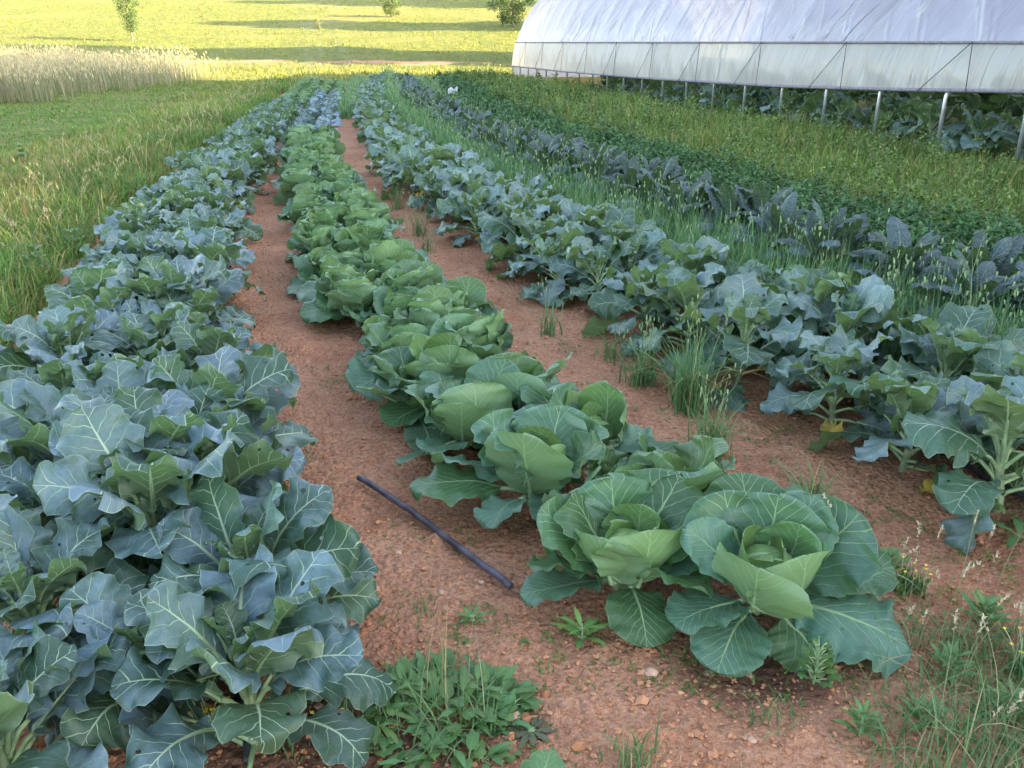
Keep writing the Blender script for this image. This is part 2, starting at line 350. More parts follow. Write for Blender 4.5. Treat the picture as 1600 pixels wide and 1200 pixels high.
def leaf(mb, az, e0, e1, L, W, kind='lobed', pet=0.1, ruf=0.02, rf=3.5, cup=0.0, fold=0.0, roll=0.0, roll1=0.0, bendaz=0.0,
         base=(0, 0, 0), ns=20, nt=10, age=0.0, rg=None, m=0, pm=1, pr=0.0055, bp=1.0, curl=0.0, pe0=None, dark=None, pseg=5):
    rg = rg or rng
    r = rg.random(10)
    u = np.linspace(0, 1, ns); s = 0.5 - 0.5 * np.cos(math.pi * u) if ns > 8 else u
    e = R(e0) + (R(e1) - R(e0)) * s ** bp; a = az + bendaz * s
    D = np.stack([np.cos(e) * np.cos(a), np.cos(e) * np.sin(a), np.sin(e)], -1)
    ds = np.diff(s, prepend=0) * L
    pe = R(e0 if pe0 is None else pe0)
    base = np.asarray(base, float)
    # petiole
    k = pseg; tt = np.linspace(0, 1, k)
    pee = pe + (e[0] - pe) * tt
    PD = np.stack([np.cos(pee) * math.cos(az), np.cos(pee) * math.sin(az), np.sin(pee)], -1)
    PP = base + np.cumsum(PD * (pet / (k - 1)) * (tt > 0)[:, None], 0)
    mid = PP[-1] + np.cumsum(D * ds[:, None], 0)
    n0 = np.stack([-np.sin(e) * np.cos(a), -np.sin(e) * np.sin(a), np.cos(e)], -1)
    l0 = np.cross(D, n0)
    ro = roll + roll1 * s
    l = l0 * np.cos(ro)[:, None] + n0 * np.sin(ro)[:, None]; n = -l0 * np.sin(ro)[:, None] + n0 * np.cos(ro)[:, None]
    x = np.linspace(-1, 1, nt + 1)
    wl = prof(kind, s, r[0:4]); wr = prof(kind, s, r[4:8])
    w = np.where(x[None] < 0, wl[:, None], wr[:, None]) * W / 2
    w = np.maximum(w, 0.0015)
    XX = x[None] * w
    if abs(cup) > 1e-3:
        kap = cup / (W / 2); ph = XX * kap; Xc = np.sin(ph) / kap; Zc = (1 - np.cos(ph)) / kap
    else: Xc = XX; Zc = 0 * XX
    Zc = Zc + fold * np.abs(XX)
    S = s[:, None]; ax = np.abs(x)[None]; side = np.where(x < 0, 0.0, 1.0)[None]
    env = sst(0.0, 0.15, S)
    Zc = Zc + env * ruf * ax ** 2.2 * (np.sin(2 * math.pi * (rf * S + r[8] + side * 0.37)) + 0.55 * np.sin(2 * math.pi * (rf * 2.3 * S + r[9] * 3 + side * 0.7)))
    Zc = Zc + 0.07 * W * (vn(XX / W * 3 + r[1] * 50, S * 3 + r[2] * 50, 3) - 0.5) * env
    Zc = Zc - curl * W * np.clip(ax - 0.6, 0, 1) ** 2 * 3
    P = mid[:, None] + l[:, None] * Xc[..., None] + n[:, None] * Zc[..., None]
    nn = nt + 1
    i, j = np.meshgrid(np.arange(ns - 1), np.arange(nt), indexing='ij')
    Q = np.stack([i * nn + j, i * nn + j + 1, (i + 1) * nn + j + 1, (i + 1) * nn + j], -1)
    uv = np.stack([XX / W, np.broadcast_to(S * L / W, XX.shape)], -1)
    nm = np.stack([np.broadcast_to(x[None], XX.shape), np.broadcast_to(S, XX.shape)], -1)
    mb.add(P, Q, uv=uv, nm=nm, c=(r[3], age, rg.random() if dark is None else dark), m=m)
    if pm is not None and pet > 0:
        kk = ns // 2 if ns > 8 else 2
        pts = np.concatenate([PP[:-1], (mid - n * 0.0015 * 1)[0:kk]])
        rad = np.concatenate([np.linspace(pr * 1.25, pr, len(PP) - 1), np.linspace(pr, pr * 0.3, kk)])
        mb.tube(pts - np.concatenate([np.zeros((len(PP) - 1, 3)), n[:kk] * (rad[-kk:, None] * 0.8)]), rad, n=6 if ns > 12 else 4, m=pm, c=(r[3], 0.3, 0.5))
GA = 2.39996
def plant_broccoli(seed, hi=True, kind='lobed', mat='broccoli', size=1.0, nleaf=20, aspect=0.68):
    rg = np.random.default_rng(seed); f = MB(); st = MB()
    ns, nt = (32, 12) if hi else (10, 4)
    H = 0.20 * size; ph = rg.random() * 6
    for k in range(nleaf):
        t = k / (nleaf - 1); az = ph + k * GA + rg.normal(0, 0.25)
        e0 = (16 + 64 * t ** 0.8 if aspect < 0.7 else 4 + 72 * t ** 0.9) + rg.normal(0, 7); e1 = e0 - (75 - 45 * t) + rg.normal(0, 14)
        L = size * (0.175 + 0.10 * math.sin(math.pi * min(1, t * 0.85 + 0.15)) + rg.normal(0, 0.02)); 
        if t > 0.85: L *= 0.62
        W = L * (aspect + rg.normal(0, 0.05))
        leaf(f, az, e0, e1, L, W, kind, pet=size * (0.105 - 0.035 * t), ruf=0.075 * W * (1 + rg.random() * 0.7), rf=2.0 + rg.random() * 1.2, fold=rg.uniform(-0.15, 0.30),
             roll=rg.normal(0, 0.35), roll1=rg.normal(0, 0.4), bendaz=rg.normal(0, 0.35), base=(0.01 * math.cos(az), 0.01 * math.sin(az), 0.03 + H * t),
             ns=ns, nt=nt, age=max(0, (t - 0.75)) * 1.1 + (0.18 if rg.random() < 0.15 else 0), rg=rg, pr=0.0060 * size, pe0=min(80, e0 + 12), curl=rg.uniform(-0.05, 0.18), bp=rg.uniform(0.8, 1.8))
    zz = np.linspace(-0.03, H + 0.02, 6); st.tube(np.stack([0.006 * np.sin(zz * 20 + ph), 0.006 * np.cos(zz * 17), zz], -1), np.linspace(0.018, 0.010, 6) * size, n=8)
    if hi and rg.random() < 0.5: pass
    return f, st
def plant_cabbage(seed, hi=True, mat='cabbage', size=1.0, outer=12):
    rg = np.random.default_rng(seed); f = MB(); hd = MB(); st = MB()
    ns, nt = (26, 16) if hi else (9, 6)
    ph = rg.random() * 6
    n = outer
    for k in range(n):
        t = k / (n - 1); az = ph + k * GA + rg.normal(0, 0.2)
        if t < 0.36: e0 = 16 + 50 * t + rg.normal(0, 8); e1 = e0 - 34 + rg.normal(0, 16)
        else: e0 = 34 + 26 * t + rg.normal(0, 9); e1 = e0 + 2 + 22 * t + rg.normal(0, 18)
        L = size * (0.245 - 0.02 * t + rg.normal(0, 0.025)); W = L * (1.02 + rg.normal(0, 0.08))
        leaf(f, az, e0, e1, L, W, 'round', pet=size * (0.085 - 0.055 * t), ruf=0.05 * W * (0.6 + rg.random()), rf=2.2 + rg.random() * 1.2, cup=0.35 + 0.35 * t + rg.normal(0, 0.15),
             roll=rg.normal(0, 0.28), roll1=rg.normal(0, 0.35), bendaz=rg.normal(0, 0.2), base=(0, 0, 0.035 + 0.035 * t), ns=ns, nt=nt,
             age=0.0 if t < 0.3 else 0.5 * (t - 0.3), rg=rg, pr=0.008 * size, curl=rg.uniform(0.0, 0.16) * (1 - t * 0.5), bp=1.2)
    n2 = 6 if hi else 5
    for k in range(n2):
        t = k / (n2 - 1); az = ph + 1 + k * GA
        e0 = 62 + 12 * t + rg.normal(0, 6); e1 = 80 + 22 * t + rg.normal(0, 8)
        L = size * (0.21 - 0.04 * t + rg.normal(0, 0.012)); W = L * (1.15 - 0.1 * t)
        leaf(hd, az, e0, e1, L, W, 'round', pet=0.02 * size, ruf=0.03 * W, rf=1.8, cup=0.75 + 0.15 * t + rg.normal(0, 0.08), roll=rg.normal(0, 0.15), base=((0.045 - 0.04 * t) * math.cos(az), (0.045 - 0.04 * t) * math.sin(az), 0.06),
             ns=ns, nt=nt, age=0.30 + 0.5 * t, rg=rg, pm=None, curl=rg.uniform(0.0, 0.04), bp=0.9)
    # solid heart of packed leaves
    a, b = np.meshgrid(np.linspace(0, math.pi, 14), np.linspace(0, 2 * math.pi, 25), indexing='ij')
    rr = 0.078 * size * (1 + 0.03 * np.sin(3 * b + 2 * a))
    V = np.stack([rr * np.sin(a) * np.cos(b), rr * np.sin(a) * np.sin(b), 0.130 * size + rr * np.cos(a) * 0.95], -1)
    i, j = np.meshgrid(np.arange(13), np.arange(24), indexing='ij')
    hd.add(V, np.stack([i * 25 + j, (i + 1) * 25 + j, (i + 1) * 25 + j + 1, i * 25 + j + 1], -1), uv=np.stack([b / 6 - 0.5, a / 3], -1), nm=np.stack([b * 0 + 0.3, a / 3.2], -1), c=(0.5, 0.75, 0.6))
    st.tube([(0, 0, -0.03), (0, 0, 0.03), (0, 0, 0.09)], [0.022, 0.02, 0.02], n=8)
    return f, hd, st
def plant_kale(seed, hi=True, size=1.0):
    rg = np.random.default_rng(seed); f = MB(); st = MB(); n = 17
    ns, nt = (22, 8) if hi else (8, 4); ph = rg.random() * 6
    for k in range(n):
        t = k / (n - 1); az = ph + k * GA + rg.normal(0, 0.2)
        e0 = 50 + 35 * t + rg.normal(0, 6); e1 = e0 - 115 + 60 * t + rg.normal(0, 15)
        L = size * (0.32 - 0.10 * t + rg.normal(0, 0.02)); W = L * 0.38
        leaf(f, az, e0, e1, L, W, 'strap', pet=size * 0.12, ruf=0.07 * W, rf=5, fold=rg.uniform(-0.6, -0.1), curl=rg.uniform(0.05, 0.35), roll=rg.normal(0, 0.3), roll1=rg.normal(0, 0.3), bendaz=rg.normal(0, 0.3),
             base=(0, 0, 0.08 + 0.16 * t), ns=ns, nt=nt, rg=rg, pr=0.006, bp=1.5, age=0.3 if t > 0.9 else 0)
    st.tube([(0, 0, -0.03), (0.004, 0, 0.1), (0, 0.003, 0.28)], [0.017, 0.015, 0.011], n=8)
    return f, st
def plant_squash(seed, size=1.0):
    rg = np.random.default_rng(seed); f = MB(); st = MB(); ph = rg.random() * 6
    for k in range(14):
        az = ph + k * GA; t = k / 13
        leaf(f, az, 45 + 25 * t, 5 + rg.normal(0, 15), size * 0.24, size * 0.27, 'heart', pet=size * rg.uniform(0.25, 0.5), ruf=0.015, base=(0, 0, 0.03), ns=10, nt=6, rg=rg, pr=0.006, cup=-0.2, pe0=70)
    st.tube([(0, 0, -0.03), (0.01, 0, 0.06), (0.0, 0.02, 0.16)], [0.015, 0.015, 0.01], n=7)
    return f, st

def cabbage_from(specs, seed, jit=0.0):
    """specs: azimuth, start and end elevation, length, width, petiole, cup, youngness, roll; last ones form the head"""
    rg = np.random.default_rng(seed); f = MB(); hd = MB(); st = MB()
    for (az, e0, e1, L, W, pet, cup, age, roll) in specs:
        az += rg.normal(0, 14) * jit; e0 += rg.normal(0, 6) * jit; e1 += rg.normal(0, 12) * jit; L *= 1 + rg.normal(0, 0.1) * jit; W *= 1 + rg.normal(0, 0.1) * jit; roll += rg.normal(0, 12) * jit; age = age if age < 0.05 else max(0.02, age + rg.normal(0, 0.05))
        tgt = hd if age >= 0.5 else f; ro = 0.0
        if tgt is hd: W *= 0.86; cup = min(cup, 0.8); e1 = min(e1, 100); ro = 0.05 - 0.012 * len(hd.v)
        elif e1 > 80: ro = 0.055
        leaf(tgt, R(az), e0, e1, L, W, 'round', pet=pet, ruf=(0.026 if e1 > 80 else 0.05) * W * (0.7 + rg.random()), rf=(1.5 if e1 > 80 else 2.1) + rg.random(), cup=cup, roll=R(roll), roll1=rg.normal(0, 0.2), bendaz=rg.normal(0, 0.15),
             base=(ro * math.cos(R(az)), ro * math.sin(R(az)), 0.05), ns=36, nt=20, age=age, rg=rg, pr=0.009, curl=rg.uniform(0.0, 0.04) if e1 > 80 else rg.uniform(0.02, 0.16), bp=1.3, pm=1 if tgt is f else None)
    a, b = np.meshgrid(np.linspace(0, math.pi, 14), np.linspace(0, 2 * math.pi, 25), indexing='ij')
    rr = 0.080 * (1 + 0.03 * np.sin(3 * b + 2 * a))
    V = np.stack([rr * np.sin(a) * np.cos(b), rr * np.sin(a) * np.sin(b), 0.145 + rr * np.cos(a) * 0.95], -1)
    i, j = np.meshgrid(np.arange(13), np.arange(24), indexing='ij')
    hd.add(V, np.stack([i * 25 + j, (i + 1) * 25 + j, (i + 1) * 25 + j + 1, i * 25 + j + 1], -1), uv=np.stack([b / 6 - 0.5, a / 3], -1), nm=np.stack([b * 0 + 0.3, a / 3.2], -1), c=(0.5, 0.75, 0.6))
    st.tube([(0, 0, -0.03), (0, 0, 0.03), (0, 0, 0.09)], [0.022, 0.02, 0.02], n=8)
    return f, hd, st
CAB_A = [(125, 52, 66, .24, .28, .07, .35, 0, 8), (18, 42, 58, .27, .30, .08, .35, 0, -10), (75, 60, 74, .25, .29, .05, .4, .1, 0), (165, 50, 40, .22, .16, .08, .6, 0, 20), (-58, 68, 98, .22, .28, .04, .75, .34, -6),
         (-118, 58, 92, .22, .28, .06, .5, .26, 14), (8, 22, -14, .26, .20, .10, .2, 0, 10), (-33, 16, -26, .28, .28, .08, .15, 0, -6), (-68, 10, -20, .16, .2, .09, .3, .1, 0), (-128, 16, -24, .22, .19, .09, .5, 0, 12), (210, 24, -6, .22, .18, .09, .4, 0, -15),
         (48, 48, 58, .24, .22, .08, .4, .05, 0), (95, 40, 44, .26, .24, .09, .3, 0, 0), (32, 70, 92, .20, .22, .03, .8, .72, 0), (150, 72, 98, .19, .24, .03, .9, .6, 0), (-95, 76, 112, .17, .24, .02, 1.0, .62, 0), (-10, 74, 104, .18, .22, .02, .9, .66, 0)]
CAB_B = [(-72, 66, 94, .25, .29, .04, .65, .30, 4), (102, 56, 72, .27, .30, .05, .35, 0, 0), (44, 52, 62, .28, .30, .08, .35, 0, -8), (172, 42, 50, .26, .26, .08, .45, .1, 12), (150, 52, 64, .25, .27, .06, .4, .05, 0), (195, 26, 4, .22, .18, .08, .35, 0, -20),
         (-158, 12, -10, .24, .17, .08, .75, 0, -14), (-85, 18, -36, .22, .19, .08, .2, 0, 6), (-45, 40, -14, .24, .19, .07, .4, 0, 22), (-15, 44, 20, .25, .17, .07, .7, 0, -26), (0, 50, 56, .24, .22, .07, .4, .05, 0), (70, 40, 36, .26, .24, .1, .3, 0, 0),
         (-125, 62, 86, .22, .25, .05, .6, .3, 0), (62, 72, 92, .20, .24, .03, .8, .68, 0), (-20, 70, 98, .19, .23, .03, .9, .6, 0), (160, 74, 104, .18, .23, .02, .9, .66, 0)]
CAB_C = [(-105, 66, 84, .28, .28, .05, .35, .22, 0), (-160, 60, 70, .25, .25, .06, .4, .05, 8), (140, 50, 62, .26, .28, .06, .35, 0, 0), (60, 54, 62, .26, .28, .06, .35, .05, 0), (-25, 50, 48, .26, .2, .07, .6, 0, -24), (20, 48, 52, .24, .25, .07, .35, .05, 0),
         (-172, 20, -14, .28, .21, .12, .2, 0, 8), (170, 30, 0, .26, .2, .1, .3, 0, -12), (-70, 22, -22, .20, .18, .08, .4, 0, 10), (-125, 18, -26, .18, .16, .10, .5, 0, -10), (95, 44, 44, .25, .26, .08, .3, 0, 0),
         (-60, 72, 96, .20, .23, .03, .8, .55, 0), (80, 72, 92, .2, .24, .03, .8, .66, 0), (200, 74, 100, .18, .22, .02, .9, .62, 0)]

LIB = {}
def make_lib():
    def two(f, st, fm, name):
        out = [('foliage', f.mesh(name + " foliage", [M[fm], M['stalk']])), ('stem', st.mesh(name + " stem", [M['stem']]))]
        two.k += 1
        if two.k % 3 == 1 and name != 'kale':
            yl = MB(); rg = np.random.default_rng(two.k); leaf(yl, rg.random() * 6.28, 12, -30, 0.15, 0.10, 'lobed', pet=0.10, ruf=0.02, ns=16, nt=8, base=(0, 0, 0.04), rg=rg, m=0, pm=0, fold=0.4)
            out.append(('yellowed_leaf', yl.mesh("yellowed lower leaf", [M['yellow_leaf']])))
        return out
    two.k = 0
    LIB['broccoli'] = [two(*plant_broccoli(100 + k, nleaf=23 + k % 5, size=1.0 + 0.06 * (k % 3)), 'broccoli', 'broccoli') for k in range(9)]
    LIB['collard'] = [two(*plant_broccoli(200 + k, kind='round' if k % 3 else 'lobed', nleaf=18 + k % 4, aspect=0.76, size=1.12 + 0.05 * (k % 3)), 'collard', 'collard') for k in range(8)]
    def cab(seed, mat, **kw):
        f, hd, st = plant_cabbage(seed, **kw)
        return [('outer_leaves', f.mesh("cabbage outer leaves", [M[mat], M['stalk']])), ('head', hd.mesh("cabbage head", [M[mat]])), ('stem', st.mesh("cabbage stem", [M['stem']]))]
    LIB['cabbage'] = [cab(300 + k, 'cabbage', outer=15 + k % 3) for k in range(9)]
    for nm_, sp_, sd_, jt_ in (('cabA', CAB_A, 31, 0), ('cabB', CAB_B, 32, 0), ('cabC', CAB_C, 33, 0), ('cabD', CAB_A, 34, 1.3), ('cabE', CAB_B, 35, 1.3), ('cabF', CAB_C, 36, 1.4), ('cabG', CAB_B, 37, 1.6), ('cabH', CAB_A, 38, 1.6), ('cabI', CAB_C, 39, 1.6)):
        f, hd, st = cabbage_from(sp_, sd_, jt_); LIB[nm_] = [[('outer_leaves', f.mesh("cabbage outer leaves", [M['cabbage'], M['stalk']])), ('head', hd.mesh("cabbage head", [M['cabbage']])), ('stem', st.mesh("cabbage stem", [M['stem']]))]]
    LIB['kale'] = [two(*plant_kale(400 + k), 'kale', 'kale') for k in range(6)]
    LIB['squash'] = [two(*plant_squash(500 + k), 'squash_leaf', 'squash') for k in range(4)]
    def one(mbs, mats): # far plants: one mesh, all leaves and stem
        m = MB()
        for q in mbs:
            base = m.n
            m.v += q.v; m.uv += q.uv; m.nm += q.nm; m.c += q.c
            m.q += [a + base for a in q.q]; m.qm += q.qm; m.t += [a + base for a in q.t]; m.tm += q.tm; m.n += q.n
        return m.mesh("far plant", mats)
    LIB['broccoli_far'] = [one(plant_broccoli(600 + k, hi=False), [M['broccoli'], M['stalk']]) for k in range(4)]
    LIB['collard_far'] = [one(plant_broccoli(620 + k, hi=False, kind='round', aspect=0.74, nleaf=17), [M['collard'], M['stalk']]) for k in range(4)]
    LIB['cabbage_far'] = [one(plant_cabbage(640 + k, hi=False), [M['cabbage'], M['stalk']]) for k in range(4)]
    LIB['blue_cabbage_far'] = [one(plant_cabbage(660 + k, hi=False), [M['blue_cabbage'], M['stalk']]) for k in range(4)]
    LIB['kale_far'] = [one(plant_kale(680 + k, hi=False), [M['kale'], M['stalk']]) for k in range(4)]
make_lib()
PLACED = {}
def place(kind, name, x, y, rz, s, label, cat, group, z=None, far=False, var=None, sz=None):
    z = float(T(x, y)) if z is None else z
    if far:
        o = link(name, LIB[kind + '_far'][random.randrange(4)] if var is None else LIB[kind + '_far'][var])
    else:
        lib = LIB[kind]; v = lib[random.randrange(len(lib)) if var is None else var % len(lib)]
        o = link(name, None); o.empty_display_size = 0.1
        for nme, me in v: link(nme, me, parent=o)
    o.location = (x, y, z - 0.005); o.rotation_euler = (random.gauss(0, 0.05), random.gauss(0, 0.05), rz); o.scale = (s, s, s if sz is None else sz)
    tag(o, label, cat, group)
    return o
ORD = ['first', 'second', 'third', 'fourth', 'fifth', 'sixth', 'seventh', 'eighth', 'ninth', 'tenth']
def bed_rows(bed, kind, name, cat, y0, y1, step, offs, smin, smax, lab_row, lab_near, lab_far, group, farY=11.0, nord=8, stagger=True, fall=(1.04, 0.92, 0.8, 0.78)):
    for ri, off in enumerate(offs):
        y = y0 + (0.5 * step if (stagger and ri % 2) else 0) + (0.15 * step if ri == 2 else 0); k = 0
        while y < y1:
            d = 0.1; sl = float(BED[bed](y + d) - BED[bed](y - d)) / (2 * d); nx_, ny_ = 1 / math.hypot(1, sl), -sl / math.hypot(1, sl)
            x = float(BED[bed](y)) + off * nx_ * float(np.interp(y, [2.6, 4, 9], [1, 0.82, 0.76])) + random.gauss(0, 0.05); yy = y + off * ny_ + random.gauss(0, 0.06)
            far = yy > farY
            if nord and k < nord: lab = f"{ORD[k]} {lab_near} from the near end, {lab_row[ri]}"; gr = group
            elif not far: lab = f"{lab_near} further along, {lab_row[ri]}"; gr = group
            else: lab = lab_far; gr = group + ", far stretch"
            place(kind, name, x, yy, random.random() * 6.28, random.uniform(smin, smax) * float(np.interp(yy, [2.5, 6, 14, 30], fall)), lab, cat, gr, far=far, var=None if not far else random.randrange(4))
            y += step * math.cos(math.atan(sl)) * random.uniform(0.92, 1.08); k += 1

bed_rows('left', 'broccoli', 'broccoli_plant', 'broccoli plant', 1.42, 20.5, 0.37, (-0.24, 0.0, 0.26), 0.80, 1.08, ("outer row of the leftmost bed", "middle row of the leftmost bed", "inner row of the leftmost bed"), "blue-green broccoli", "small blue-green broccoli in the far stretch of the leftmost bed", "broccoli of the leftmost bed")
bed_rows('left', 'cabbage', 'cabbage_plant', 'cabbage', 21.0, 36, 0.42, (-0.28, 0.28), 0.85, 1.05, ("", ""), "", "pale green cabbage at the far end of the leftmost bed", "cabbages ending the leftmost bed", nord=0)
bed_rows('cab', 'blue_cabbage', 'cabbage_plant', 'cabbage', 14.6, 27, 0.42, (-0.28, 0.28), 0.85, 1.0, ("", ""), "", "powdery blue cabbage beyond the green ones in the middle bed", "powdery blue cabbages", nord=0)
bed_rows('cab', 'cabbage', 'cabbage_plant', 'cabbage', 27.4, 35, 0.46, (-0.28, 0.28), 0.8, 0.95, ("", ""), "", "green cabbage at the very far end of the middle bed", "green cabbages ending the middle bed", nord=0)
bed_rows('cab', 'cabbage', 'cabbage_plant', 'cabbage', 3.60, 14.3, 0.32, (-0.22, 0.17), 0.80, 1.08, ("middle bed's left row", "middle bed's right row"), "green cabbage behind the front group", "small green cabbage in the far green stretch of the middle bed", "green cabbages of the middle bed", fall=(0.98, 1.0, 0.95, 0.9))
bed_rows('coll', 'collard', 'collard_plant', 'collard plant', 2.62, 37.0, 0.44, (-0.22, 0.26), 0.85, 1.08, ("left row of the bed beside the oats", "row against the oat strip"), "round-leaved collard", "small grey-green collard in the far stretch beside the oats", "collards beside the oat strip", fall=(0.92, 0.90, 0.84, 0.8))
bed_rows('kale', 'kale', 'kale_plant', 'kale plant', 3.6, 32.0, 0.50, (-0.14, 0.18), 0.95, 1.2, ("oat side of the kale row", "herb side of the kale row"), "dark crinkled kale", "small dark kale in the far stretch right of the oats", "dark kale between oats and herbs", fall=(1, 1, 0.95, 0.9))
# front cabbages of the middle bed, placed one by one
for (x, y, s, rz, v, lab) in [
    (0.71, 2.03, 1.12, 0.0, 0, "largest cabbage, nearest the camera at the right end of the middle bed"),
    (0.34, 2.15, 1.06, 0.0, 1, "open cabbage just left of the nearest one, in front of the others"),
    (0.56, 2.48, 1.00, 2.4, 2, "cabbage directly behind the two front ones, on the right"),
    (0.09, 2.64, 1.14, 0.0, 3, "cabbage with a wide leaf reaching toward the black pipe"),
    (0.30, 2.95, 1.02, 1.9, 4, "cabbage right behind the one reaching toward the pipe"),
    (-0.19, 3.10, 1.04, 0.5, 5, "cabbage on the soil edge, next behind the one near the pipe"),
    (0.05, 3.33, 0.98, 3.6, 6, "cabbage between the front group and the oat tufts"),
    (0.33, 2.50, 0.86, 3.9, 7, "small cabbage squeezed in the middle of the front group"),
    (-0.42, 3.42, 0.98, 1.2, 8, "cabbage at the left end of the front group")]:
    kd = {0: 'cabA', 1: 'cabB', 3: 'cabC', 4: 'cabD', 5: 'cabE', 2: 'cabF', 6: 'cabG', 7: 'cabH', 8: 'cabI'}[v]
    place(kd, 'cabbage_plant', x, y, rz, s, lab, 'cabbage', "green cabbages of the middle bed", var=v, sz=s * 0.86)

# ---------------------------------------------------------------- greenhouse
AX = np.array([-0.2074, 0.9783, 0.0]); PX = np.array([0.9783, 0.2074, 0.0])
G0 = np.array([float(ghx(1.0)), 1.0, 0.0])
def gp(a, p, z):   # along, across, up
    return G0 + AX * a + PX * p + np.array([0, 0, 1.0]) * z
ycs = 0.9783
def a_of_y(y): return (y - 1.0) / ycs
gh = link("hoop_house", None, loc=tuple(G0)); gh.empty_display_size = 1
tag(gh, "long plastic-covered greenhouse with rolled-up side and steel posts", "greenhouse")
def ghpart(name, mb, mats, parent=None, smooth=True):
    me = mb.mesh(name, mats, smooth)
    o = link(name, me, parent=parent or gh)
    if parent is None or parent is gh: o.matrix_parent_inverse.identity(); o.location = tuple(-G0)
    return o
def zlow(y):
    return float(np.interp(y, [0, 11, 14, 17.5, 24, 33, 42], [1.02, 1.0, 0.88, 0.77, 0.66, 0.57, 0.55]))
def arch(z): return 4.6 * (1 - math.sqrt(max(0, 1 - ((z - 0.4) / 4.4) ** 2))) if z < 4.8 else 4.6
# plastic: main cover over the bows from hip to hip
M['steel'] = simple("galvanised steel", (0.50, 0.52, 0.56), 0.38, metal=0.75, var=0.15, scale=9)
M['rope'] = simple("dark cord", (0.03, 0.03, 0.035), 0.8)
M['board'] = simple("grey hip board", (0.16, 0.15, 0.17), 0.8, var=0.3)
def film(name, base, tcol, dens, foldscale, gl0=1.0):
    w = N(name); tc = w.n("UVMap", uv_map="lf").outputs[0]
    def streak(ang, sc_, nsc, det, dist=0.2):
        a_ = w.n("Mapping", {"Vector": tc, "Rotation": (0, 0, R(-ang))}).outputs[0]
        b_ = w.n("Mapping", {"Vector": a_, "Scale": sc_}).outputs[0]
        return w.noise(b_, nsc * foldscale, det, 0.5, dist).outputs[0]
    if foldscale > 0.8:
        f1 = streak(128, (0.22, 3.2, 1), 1.0, 3); f2 = streak(108, (0.16, 5.0, 1), 1.0, 3); f4 = streak(62, (0.3, 3.5, 1), 0.8, 2)
    else:
        f1 = streak(84, (0.25, 4.0, 1), 1.2, 3); f2 = streak(118, (0.25, 3.5, 1), 1.2, 3); f4 = streak(97, (0.3, 9.0, 1), 1.2, 2)
    gate = w.ramp(w.noise(tc, 0.55, 2).outputs[0], 0.42, 0.6)
    f3 = w.noise(tc, 0.45, 3).outputs[0]
    h = w.m('ADD', w.m('MULTIPLY', w.ramp(f1, 0.45, 0.75), gate), w.m('ADD', w.m('MULTIPLY', f2, 0.5), w.m('MULTIPLY', w.ramp(f4, 0.5, 0.75), 0.35)))
    bp = w.n("Bump", {"Strength": 1.0, "Distance": 0.075, "Height": h}).outputs[0]
    c = w.mix(w.ramp(f3, 0.35, 0.7), base, tuple(min(1, x * 1.12) for x in base))
    df = w.n("BsdfDiffuse", {"Color": c, "Normal": bp}).outputs[0]
    tr = w.n("BsdfTranslucent", {"Color": tcol, "Normal": bp}).outputs[0]
    gl = w.n("BsdfGlossy", {"Roughness": 0.16, "Normal": bp, "Color": (1, 1, 1)}).outputs[0]
    tp = w.n("BsdfTransparent", {"Color": (0.93, 0.94, 0.97)}).outputs[0]
    sh = w.ms(0.5, df, tr); sh = w.ms(dens, tp, sh)
    fr = w.n("LayerWeight", {"Blend": 0.32, "Normal": bp}).outputs["Fresnel"]
    sh = w.ms(w.m('ADD', w.m('MULTIPLY', fr, 0.42 * gl0), 0.06 * gl0, clamp=True), sh, gl)
    return w.done(sh)
M['film'] = film("milky polyethylene film", (0.295, 0.27, 0.35), (0.70, 0.66, 0.70), 0.90, 1.0, 0.9)
M['curtain_film'] = film("milky side curtain film", (0.50, 0.485, 0.45), (0.75, 0.73, 0.66), 0.95, 0.7, 0.28)
LEN = a_of_y(42.2)
HIP = 1.55
bows = [a_of_y(11.4 * (n + 7.4) / 7.4) for n in range(-6, 21)]
sp = bows[1] - bows[0]
na = int(LEN / 0.11); nth = 44
A = np.linspace(bows[0], LEN, na); 
# cross-section points by arc
zz = np.concatenate([np.linspace(HIP, 4.0, 16), 4.8 - (4.8 - 4.0) * (np.linspace(1, 0, 8)[1:]) ** 2])
half = [(arch(z), z) for z in zz]
sec = half + [(9.2 - x, z) for x, z in half[::-1][1:]]
sec = np.array(sec); arcl = np.concatenate([[0], np.cumsum(np.linalg.norm(np.diff(sec, axis=0), axis=1))])
tg = np.gradient(sec, axis=0); tg /= np.linalg.norm(tg, axis=1)[:, None]; nr = np.stack([-tg[:, 1], tg[:, 0]], -1)
AA, SI = np.meshgrid(A, np.arange(len(sec)), indexing='ij')
fr = ((AA - bows[0]) / sp) % 1.0
sag = -0.07 * (np.sin(math.pi * fr)) ** 1.0 * sst(0, 0.8, arcl[SI])
diag = 0.030 * np.clip(vn((AA * 1.0 + arcl[SI] * 0.8) * 3.1, arcl[SI] * 0.35 + 5, 7) - 0.45, 0, 1) + 0.02 * (vn(AA * 2.3, arcl[SI] * 0.8, 9) - 0.5)
pux = 0.02 * np.sin(AA * 2 * math.pi / 0.29) * np.exp(-arcl[SI] / 0.12)
off = sag + diag + pux
px_ = sec[SI, 0] + nr[SI, 0] * off; pz_ = sec[SI, 1] + nr[SI, 1] * off
P = G0 + AA[..., None] * AX + px_[..., None] * PX + pz_[..., None] * np.array([0, 0, 1.0])
mb = MB(); ns_ = len(sec); i, j = np.meshgrid(np.arange(na - 1), np.arange(ns_ - 1), indexing='ij')
mb.add(P, np.stack([i * ns_ + j, i * ns_ + j + 1, (i + 1) * ns_ + j + 1, (i + 1) * ns_ + j], -1), uv=np.stack([AA, arcl[SI]], -1))
